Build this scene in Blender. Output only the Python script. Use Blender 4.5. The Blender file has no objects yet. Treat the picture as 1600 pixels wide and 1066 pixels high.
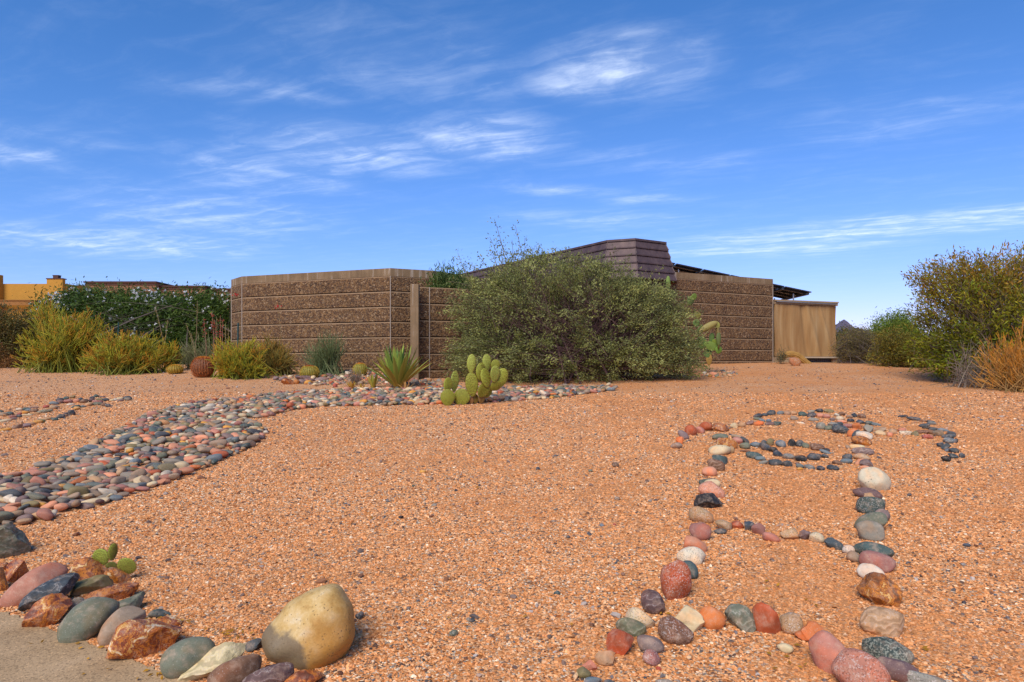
import bpy, bmesh, math, random
import numpy as np
from mathutils import Vector
sc = bpy.context.scene
R = math.radians
FP = 1067.0; U0 = 800.0; V0 = 568.0; EYE = 1.5      # photo focal length, horizon and eye height

# ---------------------------------------------------------------- camera, sky, sun, exposure
cam = bpy.data.objects.new('camera', bpy.data.cameras.new('camera'))
sc.collection.objects.link(cam); sc.camera = cam
cam.location = (0, 0, EYE); cam.rotation_euler = (R(90), 0, 0)
cam.data.sensor_width = 36; cam.data.lens = 24.0; cam.data.shift_y = 0.0219
cam.data.clip_end = 5000
SUN_EL, SUN_AZ = 44.0, 203.0                         # degrees; azimuth clockwise from +Y
sd = bpy.data.lights.new('sun', 'SUN'); sun = bpy.data.objects.new('sun', sd); sc.collection.objects.link(sun)
sd.energy = 2.7; sd.angle = R(36); sd.color = (1.0, 0.91, 0.79)
sv = Vector((math.sin(R(SUN_AZ)) * math.cos(R(SUN_EL)), math.cos(R(SUN_AZ)) * math.cos(R(SUN_EL)), math.sin(R(SUN_EL))))
sun.rotation_euler = sv.to_track_quat('Z', 'Y').to_euler()
sc.view_settings.view_transform = 'Standard'; sc.view_settings.look = 'None'
sc.view_settings.exposure = 0.58; sc.view_settings.gamma = 1.0
sc.cycles.max_bounces = 6; sc.cycles.transparent_max_bounces = 6
sc.cycles.use_denoising = True

class NT:
    """tiny node-tree builder"""
    def __init__(s, tree):
        s.t = tree; s.n = tree.nodes; s.l = tree.links
    def add(s, typ, props=None, **ins):
        nd = s.n.new(typ)
        for k, v in (props or {}).items(): setattr(nd, k, v)
        for k, v in ins.items():
            key = int(k[1:]) if k[0] == 'i' and k[1:].isdigit() else k.replace('_', ' ')
            s.put(nd.inputs[key], v)
        return nd
    def put(s, sock, v):
        if isinstance(v, bpy.types.NodeSocket): s.l.new(v, sock)
        elif isinstance(v, bpy.types.Node): s.l.new(v.outputs[0], sock)
        else:
            if isinstance(v, tuple) and len(v) == 3 and sock.type == 'RGBA': v = v + (1,)
            sock.default_value = v
    def ramp(s, fac, stops, interp='LINEAR'):
        nd = s.n.new('ShaderNodeValToRGB'); cr = nd.color_ramp; cr.interpolation = interp
        while len(cr.elements) < len(stops): cr.elements.new(0.5)
        for e, (p, c) in zip(cr.elements, stops):
            e.position = p; e.color = tuple(c) + (1,) if len(c) == 3 else c
        s.put(nd.inputs[0], fac); return nd.outputs[0]
    def math(s, op, a, b=0.0, c=None, clamp=False):
        nd = s.n.new('ShaderNodeMath'); nd.operation = op; nd.use_clamp = clamp
        s.put(nd.inputs[0], a); s.put(nd.inputs[1], b)
        if c is not None: s.put(nd.inputs[2], c)
        return nd.outputs[0]
    def vmath(s, op, a, b=None):
        nd = s.n.new('ShaderNodeVectorMath'); nd.operation = op
        s.put(nd.inputs[0], a)
        if b is not None: s.put(nd.inputs[1], b)
        return nd
    def mix(s, fac, a, b, blend='MIX'):
        nd = s.n.new('ShaderNodeMix'); nd.data_type = 'RGBA'; nd.blend_type = blend
        s.put(nd.inputs[0], fac); s.put(nd.inputs[6], a); s.put(nd.inputs[7], b)
        return nd.outputs[2]
    def noise(s, vec, scale, detail=3.0, rough=0.5, dist=0.0, out=0):
        nd = s.add('ShaderNodeTexNoise', None, Scale=scale, Detail=detail, Roughness=rough, Distortion=dist)
        s.put(nd.inputs['Vector'], vec); return nd.outputs[out]
    def voro(s, vec, scale, out=1, feature='F1', rnd=1.0):
        nd = s.n.new('ShaderNodeTexVoronoi'); nd.feature = feature
        s.put(nd.inputs['Vector'], vec); nd.inputs['Scale'].default_value = scale
        nd.inputs['Randomness'].default_value = rnd
        return nd.outputs[out]
    def maprange(s, v, a, b, c=0.0, d=1.0, smooth=True):
        nd = s.n.new('ShaderNodeMapRange'); nd.interpolation_type = 'SMOOTHSTEP' if smooth else 'LINEAR'
        for i, x in enumerate((v, a, b, c, d)): s.put(nd.inputs[i], x)
        return nd.outputs[0]

# world: Nishita sky with a thin sheet of procedural cirrus high above the desert
w = bpy.data.worlds.new('World'); sc.world = w; w.use_nodes = True
T = NT(w.node_tree); T.n.clear()
sky = T.add('ShaderNodeTexSky', {'sky_type': 'NISHITA', 'sun_disc': False, 'sun_elevation': R(SUN_EL),
            'sun_rotation': R(SUN_AZ), 'altitude': 600.0, 'air_density': 1.0, 'dust_density': 0.6, 'ozone_density': 2.2})
gen = T.add('ShaderNodeTexCoord').outputs['Generated']
sep = T.add('ShaderNodeSeparateXYZ', None, i0=gen)
zc = T.math('MAXIMUM', sep.outputs[2], 0.02)
plane = T.add('ShaderNodeCombineXYZ', None, i0=T.math('DIVIDE', sep.outputs[0], zc), i1=T.math('DIVIDE', sep.outputs[1], zc)).outputs[0]
def cloud(u, v, ru, rv, ang, amt, tex_rot, tex_scale):
    """one cirrus patch: centre given as a direction, radii in cloud-sheet units"""
    d = V0 - v; px, py = (u - U0) / d, FP / d
    m = T.add('ShaderNodeMapping', {'vector_type': 'TEXTURE'}, Vector=plane, Location=(px, py, 0), Rotation=(0, 0, R(ang)), Scale=(ru, rv, 1))
    r = T.vmath('LENGTH', m.outputs[0]).outputs['Value']
    return T.math('MULTIPLY', T.maprange(r, 1.0, 0.0), amt)
masks = None
for c in [
        (985, 105, .42, .36, 25, 1.0), (905, 135, .30, .22, 20, .7), (760, 220, .50, .50, 20, .9), (560, 235, .75, .55, 35, .75),
        (420, 270, .7, .7, 35, .55), (330, 340, 1.1, 1.3, 20, .5), (180, 380, 1.6, 1.2, 10, .75), (20, 240, .35, .4, 20, .6),
        (1330, 365, 2.3, .5, -20, 1.0), (1500, 338, 1.7, .42, -22, 1.0), (1200, 388, 1.6, .5, -18, .9), (870, 297, .55, .22, 15, .5), (1010, 310, .5, .3, 10, .4),
        (1380, 190, .5, .4, 10, .25), (440, 140, .35, .2, 40, .3), (350, 140, .3, .2, 20, .25), (940, 345, 1.0, .5, 10, .35),
        (1180, 385, 1.6, .7, 20, .5), (1050, 250, .8, .3, 10, .2), (1500, 170, .5, .3, 0, .2), (60, 210, .5, .3, 20, .25), (650, 110, .8, .5, 30, .22)]:
    m = cloud(*c, 0, 0)
    masks = m if masks is None else T.math('MAXIMUM', masks, m)
mr = T.add('ShaderNodeMapping', {'vector_type': 'POINT'}, Vector=plane, Rotation=(0, 0, R(27)))
mp = T.add('ShaderNodeMapping', {'vector_type': 'POINT'}, Vector=mr.outputs[0], Scale=(1.0, 3.6, 1))
wob = T.vmath('MULTIPLY', T.noise(plane, 2.2, 3, .5, 0, 1), (0.8, 0.8, 0.0)).outputs[0]
pv = T.vmath('ADD', mp.outputs[0], wob).outputs[0]
n1 = T.noise(pv, 1.6, 9, .66, 0.35)
n2 = T.noise(plane, 3.4, 8, .62, 0.6)
tex = T.math('ADD', T.math('MULTIPLY', n1, .62), T.math('MULTIPLY', n2, .38))
body = T.math('MULTIPLY', T.maprange(tex, .40, .76), masks)
veil = T.math('MULTIPLY', T.maprange(tex, .44, .80), .07)
cf = T.math('MINIMUM', T.math('ADD', T.math('MULTIPLY', body, .85), T.math('ADD', veil, T.math('MULTIPLY', masks, .10))), .85)
# the photograph's deeper desert blue: a per-channel response on the Nishita colour
sp = T.add('ShaderNodeSeparateColor', None, i0=sky.outputs[0])
def resp(i, a, p): return T.math('MULTIPLY', T.math('POWER', sp.outputs[i], p), a)
skc = T.add('ShaderNodeCombineColor', None, i0=resp(0, .37, 1.40), i1=resp(1, .745, .99), i2=resp(2, 1.15, 1.0)).outputs[0]
col = T.mix(cf, skc, (7.2, 8.0, 9.4))
bg = T.add('ShaderNodeBackground', None, Color=col, Strength=0.105)
out = T.add('ShaderNodeOutputWorld'); T.l.new(bg.outputs[0], out.inputs[0])

# ---------------------------------------------------------------- helpers
def lin(c):
    return tuple(((x / 255 + .055) / 1.055) ** 2.4 if x > 10 else x / 255 / 12.92 for x in c)
def G(x, y):
    """height of the ground: a gravel slope rising to about eye level by the house"""
    x = np.asarray(x, float); y = np.asarray(y, float)
    z = 0.0725 * (21 - np.logaddexp(0, (21 - y) / .8) * .8)
    z = np.maximum(z, -0.25)
    k = np.clip((30 - np.abs(y)) / 10, 0, 1)
    return z + k * (.012 * np.sin(1.3 * x + .7 * y) + .010 * np.sin(2.1 * y - .9 * x) + .012 * np.sin(.45 * x - .5 * y + 1))
def ground_pt(u, v):
    """world point where the ground shows at photo position (u, v)"""
    ys = np.concatenate([np.linspace(1.2, 30, 600), np.linspace(30.2, 200, 300)])
    du, dv = (u - U0) / FP, (V0 - v) / FP
    f = EYE + dv * ys - G(du * ys, ys)
    i = np.argmax(f < 0)
    if f[i] >= 0: i = len(ys) - 1
    a, b = ys[max(i - 1, 0)], ys[i]
    for _ in range(30):
        m = (a + b) / 2
        if EYE + dv * m - float(G(du * m, m)) < 0: b = m
        else: a = m
    return Vector((du * b, b, float(G(du * b, b))))
def at(u, v, y):
    return Vector(((u - U0) / FP * y, y, EYE + (V0 - v) / FP * y))
def gat(u, y):
    x = (u - U0) / FP * y
    return Vector((x, y, float(G(x, y))))

def tag(o, label=None, cat=None, group=None, kind=None):
    if label: o['label'] = label
    if cat: o['category'] = cat
    if group: o['group'] = group
    if kind: o['kind'] = kind
    return o
def empty(name, loc, label, cat, group=None):
    o = bpy.data.objects.new(name, None); sc.collection.objects.link(o); o.location = loc
    o.empty_display_size = .1
    return tag(o, label, cat, group)
class MB:
    """collects vertices, faces and vertex colours (numpy blocks) and links them as ONE mesh object"""
    def __init__(s): s.v = []; s.f = []; s.c = []; s.m = []; s.n = 0
    def add(s, verts, faces, color=None, mat=0):
        verts = np.asarray(verts, float).reshape(-1, 3); faces = np.asarray(faces, np.int64)
        if len(verts) == 0: return
        s.v.append(verts); s.f.append(faces + s.n); s.m.append(np.full(len(faces), mat))
        c = np.ones((len(verts), 3)) if color is None else np.broadcast_to(np.asarray(color, float), (len(verts), 3))
        s.c.append(c); s.n += len(verts)
    def box(s, a, b, color=None, mat=0, rot=0.0, piv=None, bev=0):
        x0, y0, z0 = a; x1, y1, z1 = b
        v = np.array([(x0, y0, z0), (x1, y0, z0), (x1, y1, z0), (x0, y1, z0), (x0, y0, z1), (x1, y0, z1), (x1, y1, z1), (x0, y1, z1)], float)
        if rot:
            p = np.array(piv if piv is not None else ((x0 + x1) / 2, (y0 + y1) / 2, 0)); c_, s_ = math.cos(rot), math.sin(rot)
            d = v - p; v = np.stack([d[:, 0] * c_ - d[:, 1] * s_, d[:, 0] * s_ + d[:, 1] * c_, d[:, 2]], 1) + p
        s.add(v, [(0, 3, 2, 1), (4, 5, 6, 7), (0, 1, 5, 4), (1, 2, 6, 5), (2, 3, 7, 6), (3, 0, 4, 7)], color, mat)
    def tube(s, pts, rad, sides=5, color=None, mat=0, cap=True):
        pts = np.asarray(pts, float); n = len(pts)
        rad = np.broadcast_to(np.asarray(rad, float), (n,))
        t = np.gradient(pts, axis=0); t /= np.linalg.norm(t, axis=1, keepdims=True) + 1e-9
        ref = np.array((0.31, 0.17, .93)) if abs(t[:, 2]).mean() < .8 else np.array((.93, .31, .1))
        a = np.cross(t, ref); a /= np.linalg.norm(a, axis=1, keepdims=True) + 1e-9
        b = np.cross(t, a)
        ph = np.linspace(0, 2 * np.pi, sides, endpoint=False)
        ring = pts[:, None] + rad[:, None, None] * (np.cos(ph)[None, :, None] * a[:, None] + np.sin(ph)[None, :, None] * b[:, None])
        i = np.arange(n - 1)[:, None] * sides + np.arange(sides)[None]
        j = np.arange(n - 1)[:, None] * sides + (np.arange(sides)[None] + 1) % sides
        f = np.stack([i, j, j + sides, i + sides], -1).reshape(-1, 4)
        c = None
        if color is not None:
            c = np.asarray(color, float)
            if c.ndim == 2: c = np.repeat(c, sides, 0)
        s.add(ring.reshape(-1, 3), f, c, mat)
        if cap:
            e = (n - 1) * sides + np.arange(sides)
            s.f.append((e + s.n - n * sides).reshape(1, -1)); s.m.append(np.full(1, mat))
    def build(s, name, mats, parent=None, smooth=False, loc=None, col=False, auto=None):
        V = np.concatenate(s.v); C_ = np.concatenate(s.c)
        if loc is not None: V = V - np.asarray(loc, float)
        me = bpy.data.meshes.new(name)
        me.vertices.add(len(V)); me.vertices.foreach_set('co', V.astype(np.float32).ravel())
        sizes = np.concatenate([np.full(len(f), f.shape[1]) for f in s.f]); idx = np.concatenate([f.ravel() for f in s.f])
        me.loops.add(len(idx)); me.loops.foreach_set('vertex_index', idx.astype(np.int32))
        me.polygons.add(len(sizes)); st = np.concatenate([[0], np.cumsum(sizes)[:-1]])
        me.polygons.foreach_set('loop_start', st.astype(np.int32))
        me.polygons.foreach_set('material_index', np.concatenate(s.m).astype(np.int32))
        if col:
            ca = me.color_attributes.new('Col', 'FLOAT_COLOR', 'POINT')
            ca.data.foreach_set('color', np.concatenate([C_, np.ones((len(C_), 1))], 1).astype(np.float32).ravel())
        me.update(calc_edges=True); me.validate()
        me.polygons.foreach_set('use_smooth', np.full(len(me.polygons), bool(smooth or auto)))
        if auto: me.set_sharp_from_angle(angle=R(auto))
        for m in (mats if isinstance(mats, (list, tuple)) else [mats]): me.materials.append(m)
        o = bpy.data.objects.new(name, me); sc.collection.objects.link(o)
        if parent is not None:
            o.parent = parent
        if loc is not None and parent is None: o.location = loc
        return o
def part(mb, name, mats, root, **k):
    """a part under an Empty that sits at the thing's base"""
    return mb.build(name, mats, root, loc=root.location, **k)
def sub(mb, name, mats, root, par, **k):
    o = mb.build(name, mats, None, **k); me = o.data
    me.transform(__import__('mathutils').Matrix.Translation(-Vector(root.location))); o.parent = par
    return o

# ---------------------------------------------------------------- materials
def newmat(name):
    m = bpy.data.materials.new(name); m.use_nodes = True; t = NT(m.node_tree); t.n.clear()
    o = t.add('ShaderNodeOutputMaterial'); return m, t, o
def finish(t, o, color, rough=.8, bump=None, bstr=.3, bdist=.01, metal=0.0, spec=.3, trans=0.0):
    p = t.add('ShaderNodeBsdfPrincipled', None, Base_Color=color, Roughness=rough, Metallic=metal)
    p.inputs['Specular IOR Level'].default_value = spec
    if bump is not None:
        b = t.add('ShaderNodeBump', None, Strength=bstr, Distance=bdist, Height=bump); t.l.new(b.outputs[0], p.inputs['Normal'])
    s = p.outputs[0]
    if trans:
        tr = t.add('ShaderNodeBsdfTranslucent', None, Color=color)
        mx = t.add('ShaderNodeMixShader', None, i0=trans, i1=s, i2=tr.outputs[0]); s = mx.outputs[0]
    t.l.new(s, o.inputs[0])
def objco(t): return t.add('ShaderNodeTexCoord').outputs['Object']
def attr(t): return t.add('ShaderNodeAttribute', {'attribute_name': 'Col'}).outputs['Color']
def scale_col(t, c, f): return t.mix(1.0, c, t.add('ShaderNodeCombineXYZ', None, i0=f, i1=f, i2=f).outputs[0], 'MULTIPLY')

def mat_simple(name, rgb, rough=.8, var=.25, nscale=8, bscale=40, bstr=.2, metal=0.0, spec=.3):
    m, t, o = newmat(name); c = objco(t)
    f = t.math('ADD', 1 - var, t.math('MULTIPLY', t.noise(c, nscale, 5, .6), 2 * var))
    finish(t, o, scale_col(t, rgb, f), rough, t.noise(c, bscale, 4), bstr, .01, metal, spec); return m
def mat_leaf(name, rough=.55, trans=.38, spec=.3):
    m, t, o = newmat(name); finish(t, o, attr(t), rough, spec=spec, trans=trans); return m
def mat_attr(name, rough=.7, bscale=60, bstr=.2, spec=.3):
    m, t, o = newmat(name); c = objco(t)
    finish(t, o, scale_col(t, attr(t), t.math('ADD', .75, t.math('MULTIPLY', t.noise(c, bscale, 4), .5))), rough, t.noise(c, bscale, 4), bstr, .004, 0, spec); return m
LEAF = mat_leaf('leaf'); STICK = mat_leaf('stem_green', .6, .08); WOOD = mat_attr('twig_wood', .85)

GRAVEL_PAL = [(0.739, 0.336, 0.127), (0.645, 0.272, 0.093), (0.812, 0.486, 0.244), (0.49, 0.179, 0.049), (0.787, 0.405, 0.17), (0.358, 0.128, 0.039), (0.82, 0.648, 0.43), (0.597, 0.244, 0.073), (0.107, 0.063, 0.044), (0.239, 0.197, 0.151), (0.716, 0.325, 0.127)]
def dirt_mask(t, c):
    d = t.maprange(t.math('ADD', t.math('MULTIPLY', t.noise(c, .9, 5, .6), .62), t.math('MULTIPLY', t.noise(c, 8, 4, .6), .38)), .46, .60)
    # long raked streaks where darker fines show
    q = t.add('ShaderNodeMapping', None, Vector=t.add('ShaderNodeMapping', None, Vector=c, Rotation=(0, 0, R(-24))).outputs[0], Scale=(.22, 1.5, 1)).outputs[0]
    d = t.math('MAXIMUM', d, t.math('MULTIPLY', t.maprange(t.noise(q, .9, 4, .6), .54, .66), .9))
    sx = t.add('ShaderNodeSeparateXYZ', None, i0=c).outputs[0]
    return t.math('MULTIPLY', d, t.maprange(sx, -3.5, 3.0, .16, .80))
def mat_gravel():
    m, t, o = newmat('gravel_ground'); c = objco(t)
    def cells(scale):
        col_ = t.voro(c, scale, 1)
        s_ = t.add('ShaderNodeSeparateColor', None, i0=col_)
        stops = [(i / len(GRAVEL_PAL), p) for i, p in enumerate(GRAVEL_PAL)]
        return t.ramp(s_.outputs[0], stops, 'CONSTANT'), t.voro(c, scale, 0)
    c1, d1 = cells(95); c2, d2 = cells(48)
    base = t.mix(t.maprange(t.noise(c, 30, 2), .5, .62), c1, c2)
    base = t.mix(dirt_mask(t, c), base, (.56, .235, .080))
    mpn = t.add('ShaderNodeMapping', None, Vector=t.add('ShaderNodeMapping', None, Vector=c, Rotation=(0, 0, R(-20))).outputs[0], Scale=(.35, 1.6, 1)).outputs[0]
    strk = t.maprange(t.noise(mpn, .75, 3, .5), .52, .68)
    base = t.mix(t.math('MULTIPLY', strk, .30), base, (.48, .19, .065))
    # fines are redder towards the right-hand side of the yard
    sx = t.add('ShaderNodeSeparateXYZ', None, i0=c).outputs[0]
    redd = t.math('MULTIPLY', t.maprange(sx, -1.0, 4.5), t.maprange(t.noise(c, .6, 4, .6), .30, .62))
    base = t.mix(t.math('MULTIPLY', redd, .45), base, (.60, .245, .08))
    # scattered dark crumbs
    dk = t.math('LESS_THAN', t.add('ShaderNodeSeparateColor', None, i0=t.voro(c, 26, 1)).outputs[1], .045)
    dk = t.math('MULTIPLY', dk, t.math('LESS_THAN', t.voro(c, 26, 0), .42))
    base = t.mix(t.math('MULTIPLY', dk, .8), base, (.10, .085, .08))
    h = t.math('ADD', t.math('MULTIPLY', d1, -.7), t.math('MULTIPLY', t.noise(c, 160, 3), .5))
    h = t.math('ADD', t.math('ADD', h, t.math('MULTIPLY', d2, -.5)), t.math('MULTIPLY', t.noise(c, 4.5, 4, .55), 4.0))
    finish(t, o, base, .9, h, .75, .012, 0, .15); return m
GRAVEL = mat_gravel()
def mat_pave():
    m, t, o = newmat('sandy_concrete'); c = objco(t)
    b = t.ramp(t.noise(c, 2.2, 6, .6), [(.3, (.32, .205, .10)), (.55, (.44, .295, .155)), (.75, (.53, .37, .21))])
    g = t.ramp(t.add('ShaderNodeSeparateColor', None, i0=t.voro(c, 130, 1)).outputs[0], [(0, (.55, .55, .55)), (.2, (.9, .9, .9)), (.8, (1.0, 1.0, 1.0)), (.95, (1.35, 1.3, 1.25))], 'CONSTANT')
    b = t.mix(.75, b, t.mix(1, b, g, 'MULTIPLY'))
    finish(t, o, b, .9, t.noise(c, 140, 4), .5, .006, 0, .2); return m
PAVE = mat_pave()
def mat_chip():
    m, t, o = newmat('gravel_chip'); c = objco(t); finish(t, o, t.mix(t.math('MULTIPLY', dirt_mask(t, c), .78), attr(t), scale_col(t, (.58, .245, .085), t.add('ShaderNodeSeparateColor', None, i0=t.voro(c, 60, 1)).outputs[0] if False else t.math('ADD', .6, t.math('MULTIPLY', t.noise(c, 70, 2), .8)))), .85, spec=.2); return m
CHIP = mat_chip()

def stone_mat(kind, use_attr=False):
    m, t, o = newmat('stone_' + kind)
    oi = t.add('ShaderNodeObjectInfo')
    base = attr(t) if use_attr else oi.outputs['Color']
    c0 = objco(t)
    off = t.math('MULTIPLY', oi.outputs['Random'], 37.0)
    c = t.vmath('ADD', c0, t.add('ShaderNodeCombineXYZ', None, i0=off, i1=t.math('MULTIPLY', off, .7), i2=off).outputs[0]).outputs[0]
    big = t.noise(c, 14, 4, .6); mid = t.noise(c, 55, 5, .65); fine = t.noise(c, 190, 3, .6)
    f = t.math('ADD', .52, t.math('ADD', t.math('MULTIPLY', big, .5), t.math('MULTIPLY', mid, .46)))
    col_ = scale_col(t, base, f)
    hue = t.mix(t.maprange(t.noise(c, 9, 3, .5), .45, .7), col_, t.mix(1.0, col_, (1.25, .95, .75), 'MULTIPLY'))
    col_ = hue; bump = t.math('ADD', t.math('MULTIPLY', mid, .6), t.math('MULTIPLY', fine, .5)); bs = .35; rg = .72
    if kind in ('plain', 'bed'):
        col_ = t.mix(t.math('MULTIPLY', t.maprange(fine, .60, .70), .35), col_, (.55, .5, .44))
        col_ = t.mix(t.math('MULTIPLY', t.maprange(t.noise(c, 110, 3), .62, .72), .5), col_, scale_col(t, base, .35))
    if kind == 'speckle':
        v = t.add('ShaderNodeSeparateColor', None, i0=t.voro(c, 210, 1)).outputs[0]
        gate = t.maprange(t.noise(c, 26, 3), .36, .6, .25, 1)
        col_ = t.mix(t.math('MULTIPLY', t.math('MULTIPLY', t.math('GREATER_THAN', v, .80), .5), gate), col_, (.52, .47, .42))
        col_ = t.mix(t.math('MULTIPLY', t.math('LESS_THAN', v, .18), .5), col_, scale_col(t, base, .22))
        bs = .5
    if kind == 'lichen':
        v = t.maprange(t.noise(c, 105, 5, .7), .47, .60)
        col_ = t.mix(v, scale_col(t, base, .55), t.mix(.4, base, (.55, .53, .40)))
    if kind == 'band':
        rotv = t.add('ShaderNodeVectorRotate', {'rotation_type': 'EULER_XYZ'}, Vector=c0)
        rotv.inputs['Rotation'].default_value = (.5, .35, .2)
        wv = t.add('ShaderNodeTexWave', {'bands_direction': 'Z'}, Vector=rotv.outputs[0], Scale=8.0, Distortion=11.0, Detail=5.0)
        wv.inputs['Detail Scale'].default_value = 2.0
        col_ = t.mix(t.maprange(wv.outputs[1], .2, .85), scale_col(t, col_, .80), scale_col(t, col_, 1.12))
        col_ = t.mix(t.math('MULTIPLY', t.maprange(wv.outputs[1], .975, .998), .35), col_, (.55, .5, .43))
        bump = t.math('ADD', bump, t.math('MULTIPLY', wv.outputs[1], .7)); bs = .45
    if kind == 'jasper':
        w_ = t.vmath('ADD', c, t.vmath('MULTIPLY', t.noise(c, 8, 4, .6, 0, 1), (.16, .16, .16)).outputs[0]).outputs[0]
        a = t.noise(w_, 13, 6, .62, .8)
        j = t.ramp(a, [(.32, (.03, .012, .010)), (.40, (.11, .022, .010)), (.46, (.30, .075, .012)), (.50, (.60, .20, .02)), (.535, (.12, .03, .015)), (.57, (.34, .075, .015)), (.61, (.62, .33, .06)), (.66, (.72, .58, .38))])
        col_ = t.mix(.86, scale_col(t, base, f), j)
        vn = t.voro(w_, 20, 0, 'DISTANCE_TO_EDGE')
        col_ = t.mix(t.math('MULTIPLY', t.math('MULTIPLY', t.maprange(vn, .022, .0), t.maprange(t.noise(c, 10, 2), .48, .6)), .6), col_, (.62, .47, .30))
        bump = t.math('ADD', bump, t.math('MULTIPLY', a, 1.2)); bs = .7; rg = .5
    if kind == 'pit':
        v = t.voro(c, 42, 0); pit = t.math('MULTIPLY', t.maprange(v, .30, .16), t.maprange(t.noise(c, 16, 3), .5, .62))
        col_ = t.mix(t.math('MULTIPLY', pit, .8), col_, scale_col(t, base, .28))
        bump = t.math('SUBTRACT', bump, pit); bs = .5
    # pale dust and sand clinging in patches
    col_ = t.mix(t.math('MULTIPLY', t.maprange(t.noise(c, 22, 5, .7), .46, .68), .34), col_, (.52, .36, .24))
    finish(t, o, col_, rg, bump, bs, .006, 0, .35); return m
SM = {k: stone_mat(k) for k in ('plain', 'speckle', 'lichen', 'band', 'jasper', 'pit')}
BEDMAT = stone_mat('bed', True)
def mat_yellow():
    """cream boulder, ochre on one flank, with a grey-brown stain of its own low on the other"""
    m, t, o = newmat('stone_cream_boulder'); c = objco(t)
    s = t.add('ShaderNodeSeparateXYZ', None, i0=c)
    grain = t.noise(c, 130, 5, .7)
    n = t.math('MULTIPLY', t.math('SUBTRACT', t.noise(c, 7, 5, .6), .5), .30)
    base = t.ramp(t.noise(c, 11, 6, .65), [(.32, (.36, .20, .05)), (.46, (.50, .33, .11)), (.58, (.58, .42, .19)), (.72, (.60, .50, .31))])
    och = t.maprange(t.math('ADD', t.math('SUBTRACT', s.outputs[0], t.math('MULTIPLY', s.outputs[2], .55)), n), -.12, .10)
    base = t.mix(t.math('MULTIPLY', och, .85), base, (.40, .185, .028))
    st = t.maprange(t.math('ADD', t.math('ADD', t.math('MULTIPLY', s.outputs[2], 1.0), t.math('MULTIPLY', s.outputs[0], .16)), t.math('MULTIPLY', n, .45)), .125, .100)
    st = t.math('MULTIPLY', st, t.maprange(t.math('ADD', s.outputs[0], t.math('MULTIPLY', n, .7)), .06, .02))
    base = t.mix(t.math('MULTIPLY', st, .85), base, (.135, .10, .06))
    v = t.voro(c, 75, 0); pit = t.math('MULTIPLY', t.maprange(v, .30, .12), t.maprange(t.noise(c, 9, 4, .6), .50, .60))
    base = t.mix(t.math('MULTIPLY', pit, .8), base, (.10, .065, .03))
    base = scale_col(t, base, t.math('ADD', .72, t.math('MULTIPLY', grain, .55)))
    crack = t.math('MULTIPLY', t.maprange(t.noise(c, 30, 6, .7), .60, .66), t.maprange(t.noise(c, 5, 2), .48, .56))
    base = t.mix(t.math('MULTIPLY', crack, .75), base, (.30, .15, .04))
    finish(t, o, base, .65, t.math('SUBTRACT', t.noise(c, 60, 5, .6), t.math('ADD', pit, crack)), .45, .006, 0, .35); return m
YELLOW = mat_yellow()
# ---------------------------------------------------------------- ground, pavement, hills
def ground_sheet():
    def axis(lo, hi, a, b, step, n):
        core = np.arange(a, b + 1e-6, step)
        g1 = a - np.geomspace(step * 2, a - lo, n); g2 = b + np.geomspace(step * 2, hi - b, n)
        return np.concatenate([g1[::-1], core, g2])
    xs = axis(-1500, 1500, -16, 16, .16, 30); ys = axis(-300, 3000, 0, 26, .16, 30)
    X, Y = np.meshgrid(xs, ys); V = np.stack([X, Y, G(X, Y)], -1).reshape(-1, 3)
    nx = len(xs); i = np.arange(len(ys) - 1)[:, None] * nx + np.arange(nx - 1)[None]
    f = np.stack([i, i + 1, i + nx + 1, i + nx], -1).reshape(-1, 4)
    mb = MB(); mb.add(V, f); o = mb.build('ground', GRAVEL, smooth=True)
    tag(o, 'sloping yard of pink and orange decomposed granite gravel', 'ground', kind='structure')
ground_sheet()
KERB = [(-420, 800), (-200, 890), (-60, 938), (20, 962), (75, 985), (150, 1012), (240, 1046), (330, 1078), (430, 1118), (560, 1180)]
kp = [ground_pt(u, v) for u, v in KERB]
kp = np.array([(p.x, p.y) for p in kp])
def smooth_line(p, n):
    t = np.linspace(0, len(p) - 1, n); i = np.clip(t.astype(int), 0, len(p) - 2); f = (t - i)[:, None]
    q = p[i] * (1 - f) + p[i + 1] * f
    for _ in range(6): q[1:-1] = (q[:-2] + q[1:-1] * 2 + q[2:]) / 4
    return q
kl = smooth_line(kp, 120)
kl += .02 * np.stack([np.sin(np.arange(120) * 1.7), np.cos(np.arange(120) * 2.3)], 1) * .6
def pavement():
    ss = np.concatenate([np.linspace(0, .9, 14), np.linspace(1.2, 7, 14)])
    d = np.array((-.62, -.78))
    P = kl[None] + ss[:, None, None] * d
    V = np.concatenate([P, (G(P[..., 0], P[..., 1]) + .006)[..., None]], -1).reshape(-1, 3)
    n = len(kl); i = np.arange(len(ss) - 1)[:, None] * n + np.arange(n - 1)[None]
    f = np.stack([i, i + n, i + n + 1, i + 1], -1).reshape(-1, 4)
    mb = MB(); mb.add(V, f); o = mb.build('pavement', PAVE, smooth=True)
    tag(o, 'sandy tan concrete pavement edge below the border rocks', 'pavement', kind='structure')
pavement()
def on_pave(x, y):
    """true where a point lies on the pavement side of the kerb line"""
    x = np.asarray(x); y = np.asarray(y); res = np.zeros(x.shape, bool)
    o = np.argsort(kl[:, 0]); yy = np.interp(x, kl[o, 0], kl[o, 1])
    return (x > kl[:, 0].min()) & (x < kl[:, 0].max()) & (y < yy)
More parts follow.
